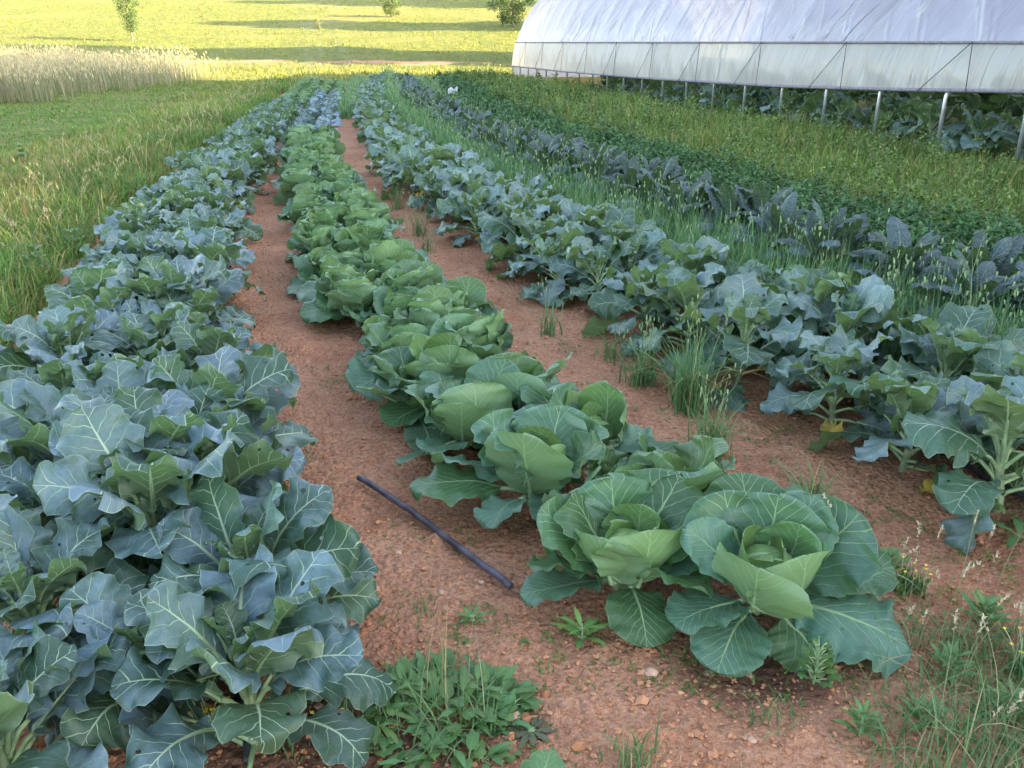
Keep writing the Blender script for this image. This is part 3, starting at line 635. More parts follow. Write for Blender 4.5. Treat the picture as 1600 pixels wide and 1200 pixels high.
ghpart("plastic_cover", mb, [M['film']])
# side curtain
nz = 14; AA, V = np.meshgrid(np.linspace(bows[0], LEN, na), np.linspace(0, 1, nz), indexing='ij')
zl = np.array([zlow(1 + a * ycs) for a in AA[:, 0]])[:, None]
zc = HIP - 0.01 - V * (HIP - zl)
out = 0.06 + 0.02 * np.sin(V * math.pi) - np.array([[arch(z) for z in row] for row in zc]) + 0.022 * (vn(AA * 3.5 + V * 1.2, V * 1.5, 13) - 0.5) * 2 * (0.3 + np.sin(V * math.pi))
P = G0 + AA[..., None] * AX - out[..., None] * PX + zc[..., None] * np.array([0, 0, 1.0])
mb = MB(); i, j = np.meshgrid(np.arange(na - 1), np.arange(nz - 1), indexing='ij')
mb.add(P, np.stack([i * nz + j, (i + 1) * nz + j, (i + 1) * nz + j + 1, i * nz + j + 1], -1), uv=np.stack([AA, -V * 0.7], -1))
ghpart("side_curtain", mb, [M['curtain_film']])
# opposite side lowered curtain
mb = MB(); P = [gp(a, 9.2 - arch(z) + 0.05, z) for a in (bows[0], LEN) for z in (1.55, 0.9)]
mb.add(P, [(0, 1, 3, 2)], uv=[(0, 0), (0, 1), (LEN, 0), (LEN, 1)]); ghpart("side_curtain", mb, [M['curtain_film']])
# end walls
for a in (bows[0], LEN):
    mb = MB(); ring = [gp(a, x, z) for x, z in sec]
    ring = [gp(a, 0.0, 0.0), gp(a, 0.0, 0.8)] + ring + [gp(a, 9.2, 0.8), gp(a, 9.2, 0.0)]
    c = gp(a, 4.6, 1.2); k = len(ring)
    mb.add(ring + [c], tris=[(q, (q + 1) % k, k) for q in range(k)], uv=[(r_[0], r_[2]) for r_ in ring] + [(0, 0)])
    ghpart("end_wall", mb, [M['film']], smooth=False)
# roll bar, hip rail, roll bundle
mb = MB(); ptsb = [gp(a, -0.085 + arch(zlow(1 + a * ycs)) * 0 , zlow(1 + a * ycs) - 0.01) for a in np.linspace(bows[0], LEN, 60)]
mb.tube(ptsb, 0.028, 8, cap=True); ghpart("roll_bar", mb, [M['board']])
mb = MB(); ptsh = [gp(a, 0.08, HIP) for a in np.linspace(bows[0], LEN, 40)]
mb.tube(ptsh, 0.022, 6, cap=True); ghpart("hip_rail", mb, [M['board']])
for a in bows:
    mb = MB(); mb.tube([gp(a, 0.0, -0.05), gp(a, 0.0, 0.8), gp(a, 0.13, 1.5)], 0.030, 8, cap=True); ghpart("post", mb, [M['steel']])
    mb = MB(); mb.tube([gp(a, x + (0.05 if x < 4.6 else -0.05), z - 0.06) for x, z in sec], 0.024, 6); ghpart("bow", mb, [M['steel']])
    mb = MB(); mb.tube([gp(a, 9.2, -0.05), gp(a, 9.2, 0.8), gp(a, 9.07, 1.5)], 0.030, 8, cap=True); ghpart("post", mb, [M['steel']])
an = [0.8 + 1.95 * k for k in range(-3, 11)]
for n_ in an:
    a = a_of_y(11.4 * (n_ + 7.4) / 7.4)
    if a > LEN - 0.3: continue
    mb = MB()
    for da in (0.22, -0.80):
        zt = zlow(1 + (a + da) * ycs) if True else 0
        # sign: towards the camera is -a
        mb.tube([gp(a, 0.02, HIP + 0.01), gp(a - da, -0.125, zlow(1 + (a - da) * ycs) - 0.02)], 0.006, 5)
    ghpart("cord", mb, [M['rope']])
# crops standing inside
for k in range(30):
    y = 5.5 + k * 0.85 + random.gauss(0, 0.1)
    for off, kd, nme, cat in ((0.7, 'collard', 'collard_plant', 'collard plant'), (2.3, 'squash', 'squash_plant', 'squash plant'), (3.7, 'squash', 'squash_plant', 'squash plant')):
        x = ghx(y) + off + random.gauss(0, 0.1)
        if kd == 'collard' : s = random.uniform(1.2, 1.6)
        else: s = random.uniform(1.3, 1.9)
        lab = {0.7: "blue-green leafy plant seen under the rolled-up greenhouse side", 2.3: "squash plant in the greenhouse row behind the leafy plants", 3.7: "squash plant in the deepest greenhouse row"}[off]
        place(kd, nme, x, y, random.random() * 6.28, s, lab, cat, "crops inside the greenhouse, " + ("front row" if off < 1 else "second row" if off < 3 else "deepest row"), far=False)

# ---------------------------------------------------------------- blades of grass and the like
def blades(mb, P, h, w, lean, col, bend=0.5, seg=3, az=None):
    """P (n,3) roots; h heights; w widths; lean horizontal reach fraction; col (n,3)"""
    n = len(P)
    if n == 0: return
    h = np.broadcast_to(h, n); w = np.broadcast_to(w, n); lean = np.broadcast_to(lean, n)
    az = rng.random(n) * 2 * math.pi if az is None else az
    fa = az + rng.normal(0, 0.6, n) + math.pi / 2
    t = np.linspace(0, 1, seg + 1)
    d = np.stack([np.cos(az), np.sin(az), 0 * az], -1); s = np.stack([np.cos(fa), np.sin(fa), 0 * fa], -1)
    c = P[:, None] + d[:, None] * (lean * h)[:, None, None] * (t ** 2)[None, :, None]
    zz = h[:, None] * (t[None] - bend * lean[:, None] * t[None] ** 3)
    c = c + zz[..., None] * np.array([0, 0, 1.0])
    wd = w[:, None] / 2 * (1 - t[None] ** 2 * 0.98)
    Lf = c - s[:, None] * wd[..., None]; Rt = c + s[:, None] * wd[..., None]
    V = np.stack([Lf, Rt], 2).reshape(n, -1, 3)     # (n, 2*(seg+1), 3)
    nv = 2 * (seg + 1)
    b = np.arange(n)[:, None] * nv
    Q = np.concatenate([np.stack([b + 2 * k, b + 2 * k + 1, b + 2 * k + 3, b + 2 * k + 2], -1) for k in range(seg)], 1).reshape(-1, 4)
    C = np.repeat(col, nv, 0)
    mb.add(V.reshape(-1, 3), Q, c=C)
def gcol(n, a, b, dry=(0.36, 0.30, 0.13), pd=0.1, vary=0.2):
    t = rng.random((n, 1)); c = np.array(a) * (1 - t) + np.array(b) * t
    isd = rng.random((n, 1)) < pd; c = np.where(isd, np.array(dry) * rng.uniform(0.7, 1.2, (n, 1)), c)
    return c * (1 + rng.uniform(-vary, vary, (n, 1)))
def onground(x, y): return np.stack([x, y, T(x, y) - 0.01], -1)
def fru(n, y0, y1, xl, xr, p=1.0):
    """points with density falling with distance"""
    u = rng.random(n); y = y0 * (y1 / y0) ** u if p == 1 else (y0 ** (1 - p) + u * (y1 ** (1 - p) - y0 ** (1 - p))) ** (1 / (1 - p))
    return y
def stuff(name, mb, mats, lab, cat):
    return tag(link(name, mb.mesh(name, mats)), lab, cat, kind="stuff")

# hillside and meadow grass left of the beds
def left_edge(y): return np.where(y < 38, BED['left'](y) - 0.75, 60)
mb = MB(); n = 120000
y = fru(n, 2.2, 130, 0, 0); half = 0.62 * y + 2.5
x = -half + rng.random(n) * (half + np.where(y > 38, 0.35 * y, 0)); keep = x < left_edge(y)
keep &= ~((x > ghx(y) - 0.8) & (y < 44))
keep &= rng.random(n) > soil_mask(x, y) * 0.93; keep &= rng.random(n) < np.where(y > 55, 0.4, 1)
x, y = x[keep], y[keep]; n = len(x)
# worn / mown path band running parallel to the beds
dl = left_edge(np.minimum(y, 37.9)) - x
tallz = sst(2.2, 0.9, dl) * (y < 38)
mown = sst(2.6, 3.4, dl) * sst(9.5, 7.0, dl) * (y < 45)
pn = fbm(x / 2.2, y / 2.2, 3, 91)
hgt = (0.07 + 0.03 * y / 12) * (1 + 0.6 * pn) * (1 - 0.45 * mown) + tallz * 0.16
hgt = np.minimum(hgt, 0.45) * rng.uniform(0.6, 1.35, n)
c1 = gcol(n, (0.085, 0.165, 0.026), (0.17, 0.245, 0.048), pd=0.05)
dryness = np.clip(0.10 + 0.9 * np.clip(pn + 0.1, 0, 1) + 0.12 * tallz + 0.10 * (y > 40), 0, 0.7) * (1 - 0.7 * mown)
isd = rng.random(n) < dryness
c1[isd] = np.array((0.26, 0.23, 0.075)) * rng.uniform(0.7, 1.25, (isd.sum(), 1))
patch = np.clip(0.5 + 2.2 * fbm(x / 1.6 + 9, y / 1.6, 3, 33), 0, 1)[:, None]
c1 = c1 * (0.72 + 0.5 * patch) * np.where(mown[:, None] > 0.5, np.array([[0.75, 1.0, 0.9]]), 1.0)
mean = np.array([[0.185, 0.180, 0.026]]); kf = np.clip(22 / y, 0.12, 1)[:, None]; c1 = mean + (c1 - mean) * kf
blades(mb, onground(x, y), hgt * np.clip(55 / y, 0.5, 1), 0.0045 + 0.0011 * y, rng.uniform(0.2, 0.8, n), c1)
stuff("field_grass", mb, [M['blade']], "short and knee-high meadow grass left of the beds and up the hill", "grass")

# tall seeding grass along the left bed
mb = MB(); n = 17000
y = fru(n, 2.3, 38, 0, 0); x = BED['left'](y) - 0.72 - np.abs(rng.normal(0, 0.55, n)) - 0.05 * rng.random(n)
cn = fbm(x / 0.7, y / 0.9, 3, 101); kk = rng.random(n) < 0.55 + 1.6 * cn; x, y, cn = x[kk], y[kk], cn[kk]; n = len(x)
blades(mb, onground(x, y), rng.uniform(0.14, 0.42, n) * (1 + 1.3 * cn), 0.004 + 0.0009 * y, rng.uniform(0.2, 1.1, n), gcol(n, (0.06, 0.145, 0.022), (0.12, 0.22, 0.045), dry=(0.27, 0.24, 0.09), pd=0.12) * (1.0 + 1.1 * fbm(x / 0.5 + 7, y / 0.8, 3, 102))[:, None])
n = 380; y = fru(n, 2.6, 34, 0, 0); x = BED['left'](y) - 0.95 - np.abs(rng.normal(0, 0.8, n))
P = onground(x, y); hh = rng.uniform(0.38, 0.6, n); az = rng.random(n) * 6.28; ln = rng.uniform(0.2, 0.7, n)
blades(mb, P, hh, 0.0025 + 0.0005 * y, ln, gcol(n, (0.30, 0.30, 0.12), (0.38, 0.33, 0.16), pd=0), az=az)
for k in range(6):   # feathery seed heads
    t = 0.72 + 0.05 * k
    Q = P + np.stack([np.cos(az) * ln * hh * t ** 2, np.sin(az) * ln * hh * t ** 2, hh * (t - 0.5 * ln * t ** 3)], -1)
    blades(mb, Q, 0.05, 0.004 + 0.0005 * y, rng.uniform(0.4, 1.2, n), gcol(n, (0.36, 0.34, 0.16), (0.42, 0.34, 0.20), pd=0), seg=2)
stuff("tall_grass", mb, [M['blade']], "tall seeding grass along the outer side of the leftmost bed", "tall grass")

# rye stand
mb = MB(); n = 26000
y = rng.uniform(25, 47, n); x = -rng.random(n) * 17 - 14.3 - 0.16 * np.maximum(0, y - 36) + rng.normal(0, 0.15, n) + rng.normal(0, 0.5, n) * (rng.random(n) < 0.2)
front = rng.random(n) < 0.35; y = np.where(front, 24.8 + np.abs(rng.normal(0, 0.5, n)) + 0.0 * x, y)
ex = rng.random(n) < 0.012; x = np.where(ex, -14.3 - 0.16 * np.maximum(0, y - 36) + rng.random(n) * 1.3, x); P = onground(x, y); hh = rng.uniform(0.6, 1.3, n) * (0.75 + 0.25 * sst(0, 2.2, -14.3 - x)) * (1 + 0.9 * fbm(x / 1.2, y / 2.5, 3, 15)); az = rng.normal(2.6, 0.9, n); ln = rng.uniform(0.03, 0.45, n)
blades(mb, P, hh, 0.018, ln, gcol(n, (0.24, 0.22, 0.12), (0.32, 0.28, 0.17), dry=(0.14, 0.18, 0.07), pd=0.3), az=az, bend=0.3)
Q = P + np.stack([np.cos(az) * ln * hh * 0.9, np.sin(az) * ln * hh * 0.9, hh * 0.93], -1)
blades(mb, Q, 0.17, 0.034, rng.uniform(0.3, 0.9, n), gcol(n, (0.42, 0.35, 0.18), (0.48, 0.40, 0.22), pd=0), az=az, seg=2)
stuff("rye_stand", mb, [M['blade']], "pale ripening rye standing tall at the left edge of the field", "rye")

# oat strip between collards and kale, and the far furrow strips
def oats(mb, x, y, hmin, hmax, dens_pan=0.06):
    n = len(x); P = onground(x, y); hh = rng.uniform(hmin, hmax, n); az = rng.random(n) * 6.28; ln = rng.uniform(0.08, 0.6, n)
    blades(mb, P, hh, 0.0075 + 0.0009 * y, ln, gcol(n, (0.075, 0.17, 0.06), (0.13, 0.25, 0.10), dry=(0.30, 0.33, 0.14), pd=0.07), az=az, bend=0.6)
    k = rng.random(n) < dens_pan
    if not k.any(): return
    P = P[k]; y = y[k]; m_ = len(P); hh = rng.uniform(hmax * 0.9, hmax * 1.35, m_); az = az[k]; ln = rng.uniform(0.05, 0.25, m_)
    blades(mb, P, hh, 0.004 + 0.0005 * y, ln, gcol(m_, (0.14, 0.24, 0.10), (0.2, 0.3, 0.14), pd=0), az=az, bend=0.4)
    for q in range(9):   # hanging spikelets
        t = 0.68 + 0.035 * q
        R_ = rng.normal(0, 0.035, (m_, 2)) * (1.3 - t)* 3
        Q = P + np.stack([np.cos(az) * ln * hh * t ** 2 + R_[:, 0], np.sin(az) * ln * hh * t ** 2 + R_[:, 1], hh * (t - 0.4 * ln * t ** 3)], -1)
        blades(mb, Q, -0.026 - 0.0005 * y, 0.0065 + 0.0008 * y, 0.25, gcol(m_, (0.15, 0.24, 0.11), (0.25, 0.33, 0.17), pd=0), seg=2)
mb = MB(); n = 26000
y = fru(n, 2.9, 38, 0, 0); a = BED['coll'](y) + 0.42; b = BED['kale'](y) - 0.12; x = a + (b - a) * rng.random(n)
oats(mb, x, y, 0.32, 0.58, 0.008)
n = 1000; y = fru(n, 3.4, 34, 0, 0); x = BED['kale'](y) + rng.normal(0.1, 0.35, n); oats(mb, x, y, 0.25, 0.5, 0.012)
n = 4500; y = rng.uniform(9, 36, n); x = BED['kale'](y) + 0.75 + rng.normal(0, 0.28, n); oats(mb, x, y, 0.22, 0.40, 0.05)
n = 2600; y = rng.uniform(19, 38, n); f = 0.5; x = (BED['cab'](y) + BED['coll'](y)) / 2 + rng.normal(0.05, 0.14, n); oats(mb, x, y, 0.2, 0.4, 0.02)
stuff("oat_strip", mb, [M['blade']], "green oats with hanging seed heads growing between collards and kale", "oats")

# herb bed: feathery foliage
def feather(mb, x, y, top, r0, a, b, nper=60, size=0.022):
    for k in range(len(x)):
        m_ = nper; d = rng.normal(0, 1, (m_, 3)); d /= np.linalg.norm(d, axis=1)[:, None]; d[:, 2] = np.abs(d[:, 2])
        rr = r0[k] * rng.uniform(0.55, 1.0, (m_, 1)); C = np.array([x[k], y[k], float(T0(x[k], y[k])) + 0.03]) + d * rr * np.array([1, 1, top[k] / r0[k]])
        blades(mb, C, size * rng.uniform(0.8, 1.6, m_) * (1 + 0.06 * y[k]), size * 0.8 * (1 + 0.05 * y[k]), rng.uniform(0.6, 1.6, m_), gcol(m_, a, b, pd=0.0, vary=0.35), seg=2)
mb = MB(); n = 900; y = fru(n, 3.6, 37, 0, 0); x = BED['herb'](y) + rng.normal(0.15, 0.42, n)
feather(mb, x, y, rng.uniform(0.14, 0.40, n), rng.uniform(0.10, 0.22, n), (0.035, 0.095, 0.028), (0.085, 0.18, 0.055), nper=110, size=0.026)
stuff("herb_foliage", mb, [M['blade2']], "low dark feathery foliage bed right of the kale", "herb foliage")

# weedy strip by the greenhouse
mb = MB(); n = 42000
y = fru(n, 4.0, 44, 0, 0); a = BED['herb'](y) + 0.45; b = ghx(y) + 0.5; x = a + (b - a) * rng.random(n)
pn = fbm(x / 1.3, y / 1.3, 3, 51)
hg = (0.34 + 0.60 * pn) * (1 - 0.5 * sst(1.6, 0.4, b - x)) * (0.35 + 0.65 * sst(-0.1, 0.7, x - a)) * rng.uniform(0.6, 1.3, n)
blades(mb, onground(x, y), hg, 0.0042 + 0.0009 * y, rng.uniform(0.1, 0.75, n), gcol(n, (0.065, 0.130, 0.022), (0.14, 0.205, 0.040), dry=(0.27, 0.24, 0.09), pd=0.22) * (0.7 + 1.3 * np.clip(fbm(x / 0.9, y / 1.4, 3, 52) + 0.3, 0, 0.7))[:, None])
n = 700; y = fru(n, 4.5, 42, 0, 0); a = BED['herb'](y) + 0.7; b = ghx(y) + 0.1; x = a + (b - a) * rng.random(n)
P = onground(x, y); P[:, 2] += rng.uniform(0.2, 0.5, n); blades(mb, P, 0.02 + 0.001 * y, 0.012 + 0.0008 * y, 1.0, gcol(n, (0.26, 0.26, 0.09), (0.34, 0.30, 0.14), dry=(0.5, 0.5, 0.45), pd=0.05), seg=2)
stuff("weed_strip", mb, [M['blade']], "yellow-green weeds and grass along the greenhouse posts", "weeds")

mb = MB(); n = 330; y = fru(n, 4.6, 40, 0, 0); a = BED['herb'](y) + 0.5; b = ghx(y) - 0.3; x = a + (b - a) * rng.random(n) ** 1.4
feather(mb, x, y, rng.uniform(0.25, 0.62, n), rng.uniform(0.12, 0.3, n), (0.06, 0.12, 0.025), (0.15, 0.22, 0.05), nper=90, size=0.024)
stuff("broadleaf_weeds", mb, [M['blade2']], "bushy green weeds mixed into the grass strip before the greenhouse", "weeds")
# sparse weeds in the bare soil
mb = MB(); n = 4200
y = fru(n, 1.5, 14, 0, 0); x = rng.uniform(-0.6, 1.0, n) * (0.6 * y + 0.6)
k = (fbm(x * 2.2, y * 2.2, 3, 71) > 0.06) | ((x > 0.8) & (y < 3.4) & (rng.random(n) < 0.8)); x, y = x[k], y[k]
for q in range(5):
    P = onground(x + rng.normal(0, 0.012, len(x)), y + rng.normal(0, 0.012, len(x))); P[:, 2] += 0.012
    blades(mb, P, rng.uniform(0.012, 0.03, len(x)), 0.006, rng.uniform(0.8, 2.0, len(x)), gcol(len(x), (0.07, 0.14, 0.03), (0.13, 0.22, 0.06), pd=0.05), seg=2)
stuff("seedling_weeds", mb, [M['blade2']], "tiny green seedlings sprinkled over the bare red soil", "seedlings")

# clods and gravel
mb = MB(); n = 9500
y = fru(n, 1.35, 9, 0, 0, p=1.6); x = rng.uniform(-0.62, 0.62, n) * (y + 0.3); k = (soil_mask(x, y) > 0.6); x, y = x[k], y[k]; n = len(x)
r = 0.0022 + 0.0075 * rng.random(n) ** 3 + 0.0007 * y; big = rng.random(n) < 0.02; r[big] *= 2.2
oc = np.array([(1, 0, 0), (-1, 0, 0), (0, 1, 0), (0, -1, 0), (0, 0, 1), (0, 0, -1), (.62, .62, .5), (-.62, .62, .5), (.62, -.62, .5), (-.62, -.62, .5)], float)
of = [(0, 6, 4), (6, 2, 4), (2, 7, 4), (7, 1, 4), (1, 9, 4), (9, 3, 4), (3, 8, 4), (8, 0, 4), (0, 2, 6), (2, 1, 7), (1, 3, 9), (3, 0, 8), (0, 5, 2), (2, 5, 1), (1, 5, 3), (3, 5, 0)]
V = oc[None] * rng.uniform(0.6, 1.3, (n, 10, 1)) * np.stack([r, r * rng.uniform(0.6, 1, n), r * rng.uniform(0.5, 0.9, n)], -1)[:, None]
a_ = rng.random(n) * 6.28; ca, sa = np.cos(a_)[:, None], np.sin(a_)[:, None]
V = np.stack([V[..., 0] * ca - V[..., 1] * sa, V[..., 0] * sa + V[..., 1] * ca, V[..., 2]], -1)
P = onground(x, y)
gz = 0.030 * np.clip(fbm(x * 9, y * 9, 3, 21) * 2.4, -0.3, 1) ** 2 * np.sign(fbm(x * 9, y * 9, 3, 21) + 0.1) + 0.016 * np.abs(fbm(x * 26, y * 26, 2, 31)) + 0.05 * fbm(x * 3.3, y * 3.3, 2, 41)
P[:, 2] += 0.012 + gz * (1 - sst(7, 14, y))
V = V + P[:, None]
F = (np.array(of)[None] + np.arange(n)[:, None, None] * 10).reshape(-1, 3)
t = rng.random((n, 1)); cc = np.array((0.30, 0.130, 0.064)) * (1 - t) + np.array((0.46, 0.235, 0.13)) * t
mb.add(V.reshape(-1, 3), tris=F, c=np.repeat(cc, 10, 0))
M['clod'] = attr_mat("clay clod", rough=0.95, transl=0.0, spec=0.15)
tag(link("soil_clods", mb.mesh("soil clods", [M['clod']], smooth=False)), "small red clods and pebbles scattered over the soil", "clods", kind="stuff")
def gsurf(x, y):
    x = np.float64(x); y = np.float64(y)
    q = fbm(x * 9, y * 9, 3, 21)
    return float(T(x, y) + (np.clip(q * 2.4, -0.3, 1) ** 2 * np.sign(q + 0.1) * 0.03 + 0.016 * abs(fbm(x * 26, y * 26, 2, 31)) + 0.05 * fbm(x * 3.3, y * 3.3, 2, 41)) * (1 - float(sst(7, 14, y))))
# ---------------------------------------------------------------- trees and bushes
def at_px(px, py, z=0.0):
    th = R(21.85); u = (px - 800) / 1331; v = (600 - py) / 1331
    d = np.array([u, math.cos(th) + v * math.sin(th), -math.sin(th) + v * math.cos(th)]); t = 1.5
    while t < 400:
        p = np.array([0, 0, CAM_H]) + d * t
        if p[2] < float(T0(p[0], p[1])) + z: return float(p[0]), float(p[1])
        t *= 1.003
    return float(p[0]), float(p[1])
M['tree_leaf'] = attr_mat("tree leaf", rough=0.55, transl=0.3)
def tree_parts(seed, h, cw, trunk, nclump, nleaf, lsize, shape='oval', ca=(0.035, 0.075, 0.02), cb=(0.08, 0.14, 0.035)):
    rg = np.random.default_rng(seed); tr = MB(); cr = MB(); r0 = 0.022 * h
    ctop = h * 0.8
    zz = np.linspace(-0.1, ctop, 9)
    sway = np.stack([0.02 * h * np.sin(zz / h * 4 + seed), 0.02 * h * np.cos(zz / h * 3 + seed), zz], -1)
    tr.tube(sway, np.linspace(r0, r0 * 0.25, 9), 8)
    cents = []
    for k in range(nclump):
        t = (k + 0.5) / nclump; z = trunk + (h - trunk) * (t ** 0.9)
        if shape == 'vase': rad = cw / 2 * (0.25 + 0.85 * t)
        else: rad = cw / 2 * math.sin(math.pi * min(0.97, 0.15 + 0.85 * t)) ** 0.7
        az = k * GA + rg.normal(0, 0.3); rr = rad * rg.uniform(0.35, 1.0)
        c = np.array([rr * math.cos(az), rr * math.sin(az), z + rg.normal(0, 0.03 * h)]); cents.append(c)
        zb = max(trunk * 0.5, z - rr * 0.9); zb = min(zb, ctop)
        b = np.array([np.interp(zb, zz, sway[:, 0]), np.interp(zb, zz, sway[:, 1]), zb]); m_ = (b + c) / 2 + rg.normal(0, 0.02 * h, 3)
        tt = np.linspace(0, 1, 6)[:, None]; tr.tube(b * (1 - tt) ** 2 + 2 * m_ * tt * (1 - tt) + c * tt ** 2, np.linspace(r0 * 0.35, r0 * 0.08, 6), 5)
    for c in cents:
        m_ = nleaf; d = rg.normal(0, 1, (m_, 3)); d /= np.linalg.norm(d, axis=1)[:, None]
        cr_ = cw * rg.uniform(0.13, 0.22); Pp = c + d * cr_ * rg.random((m_, 1)) ** 0.45 * np.array([1, 1, 0.8])
        a = rg.normal(0, 1, (m_, 3)); a /= np.linalg.norm(a, axis=1)[:, None]; b = np.cross(a, rg.normal(0, 1, (m_, 3))); b /= np.linalg.norm(b, axis=1)[:, None]
        L = lsize * rg.uniform(0.6, 1.3, (m_, 1)); W = L * 0.5
        V = np.stack([Pp - a * L / 2, Pp + b * W / 2, Pp + a * L / 2, Pp - b * W / 2], 1).reshape(-1, 3)
        t = rg.random((m_, 1)); col = (np.array(ca) * (1 - t) + np.array(cb) * t) * rg.uniform(0.75, 1.25)
        cr.add(V, np.arange(m_ * 4).reshape(-1, 4), c=np.repeat(col, 4, 0))
    return tr.mesh("trunk", [M['bark']]), cr.mesh("crown", [M['tree_leaf']], smooth=False)
def tree(name, parts, x, y, s, rz, lab, cat, grp=None):
    o = link(name, None, loc=(x, y, float(T0(x, y)) - 0.05), rz=rz); o.scale = (s, s, s)
    link("trunk", parts[0], parent=o); link("crown", parts[1], parent=o); return tag(o, lab, cat, grp)
big = [tree_parts(900 + k, 15, 9.5, 1.0, 46, 420, 0.62) for k in range(2)]
for k in range(12):     # unseen trees added beyond the greenhouse to throw evening shade over the beds
    y = -17 + k * 3.9
    tree("broadleaf_tree", big[k % 2], 29 + random.uniform(-1.5, 1.5), y, random.uniform(1.08, 1.25) if k not in (3, 4, 5) else (0.92 if k == 5 else 0.70), random.random() * 6, "tall dense unseen tree added beyond the greenhouse to shade the beds", "tree", "unseen shade trees added beyond the greenhouse")  # a few are kept low to let sun onto the left grass
tree("broadleaf_tree", big[0], 10.5, 60.0, 1.12, 1.0, "broad tree behind the far end of the greenhouse", "tree")
tree("broadleaf_tree", big[1], 20.0, 84.0, 1.1, 2.0, "tall tree up the hill behind the greenhouse", "tree")
tree("broadleaf_tree", big[0], 27.0, 112.0, 1.35, 2.6, "farthest tall tree high up the hill behind the greenhouse", "tree")
sap = tree_parts(920, 4.2, 2.6, 0.9, 26, 170, 0.13, 'vase', (0.05, 0.09, 0.03), (0.11, 0.17, 0.05))
thin = tree_parts(922, 4.2, 2.4, 0.9, 12, 60, 0.16, 'vase', (0.12, 0.15, 0.03), (0.20, 0.22, 0.05))  # sunlight put into the leaf colour: lighter and more golden
bsh = tree_parts(921, 2.6, 2.6, 0.3, 22, 220, 0.13, 'oval', (0.06, 0.10, 0.03), (0.13, 0.19, 0.05))
x, y = at_px(207, 64); tree("young_tree", sap, x, y, 1.0, 0.5, "young vase-shaped tree standing on the grass above the rye", "tree")
x, y = at_px(612, 27); tree("young_tree", bsh, x, y, 0.95, 1.5, "small round bushy tree at the top edge above the bed ends", "tree")
x, y = at_px(800, 42); tree("young_tree", bsh, x, y, 1.5, 2.5, "leafy yellow-green tree at the far corner of the greenhouse", "tree")
x, y = at_px(500, 55); tree("young_tree", thin, x, y, 0.52, 3.5, "faint thin sapling in the sunlit grass left of the round bushy tree", "tree")
x, y = at_px(318, 38); tree("young_tree", thin, x, y, 0.5, 4.5, "faint thin sapling between the vase-shaped tree and the sunlit slope", "tree")

# ---------------------------------------------------------------- foreground things
def gpx(px, py): 
    x, y = at_px(px, py); return x, y
M['hose'] = simple("black irrigation pipe", (0.028, 0.030, 0.042), 0.42, var=0.3, scale=30, bump=0.15)
M['hose_dust'] = simple("dusty pipe", (0.06, 0.052, 0.07), 0.6, var=0.6, scale=14, bump=0.2)
def hose(name, pxs, r, lab, mat='hose_dust', lift=0.0):
    pts = [];
    for a, b in zip(pxs[:-1], pxs[1:]):
        for t in np.linspace(0, 1, 8, endpoint=False): pts.append((a[0] + (b[0] - a[0]) * t, a[1] + (b[1] - a[1]) * t))
    pts.append(pxs[-1]); g = [gpx(*p_) for p_ in pts]
    P = [(x, y, gsurf(x, y) ) for x, y in g]; P = np.array(P)
    zz = P[:, 2].copy()
    for _ in range(120): zz[1:-1] = (zz[:-2] + zz[2:] + 2 * zz[1:-1]) / 4
    ln = np.linspace(zz[:4].mean(), zz[-4:].mean(), len(zz)); P[:, 2] = ln + max(0, float((P[:, 2] - ln).max())) * 0.75 + r * 0.6 + lift
    m_ = MB(); m_.tube(P, r, 12, cap=True)
    o = link(name, m_.mesh(name, [M[mat]])); return tag(o, lab, "hose")
hose("irrigation_pipe", [(562, 763), (640, 812), (720, 872), (798, 928)], 0.0115, "loose piece of black pipe lying on the soil between two beds")
hose("drip_line", [(392, 1215), (388, 1150), (372, 1080), (350, 1000)], 0.011, "black drip line running under the nearest broccoli plant", 'hose')
hose("drip_line", [(1185, 1022), (1168, 1006), (1150, 990)], 0.012, "black drip line end poking out under the largest cabbage", 'hose')
hose("drip_line", [(1640, 825), (1590, 800), (1540, 775), (1490, 740)], 0.010, "black drip line at the right edge under the collards", 'hose')

def fallen_leaf(px, py, L, az, lab, mat='yellow_leaf', z=0.01):
    x, y = gpx(px, py); m_ = MB(); leaf(m_, az, 14, -12, L, L * 0.75, 'lobed', pet=0.03, ruf=0.012, ns=14, nt=8, fold=0.25, pm=0, pr=0.002)
    o = link("fallen_leaf", m_.mesh("fallen leaf", [M[mat]])); o.location = (x, y, gsurf(x, y) + z); return tag(o, lab, "leaf")
M['brown_leaf'] = simple("withered leaf", (0.16, 0.085, 0.07), 0.8, var=0.4, bump=0.4)
fallen_leaf(470, 775, 0.075, 2.0, "small bright yellow leaf lying beside the left bed", z=0.05)
fallen_leaf(480, 925, 0.10, 1.2, "yellow and green leaf drooping below the left bed's edge", z=0.06)
fallen_leaf(1370, 690, 0.13, 0.3, "ragged yellow leaf on the soil under the near collards", z=0.02)
fallen_leaf(680, 745, 0.09, 1.0, "withered brown leaf on the soil beside the cabbages", 'brown_leaf')

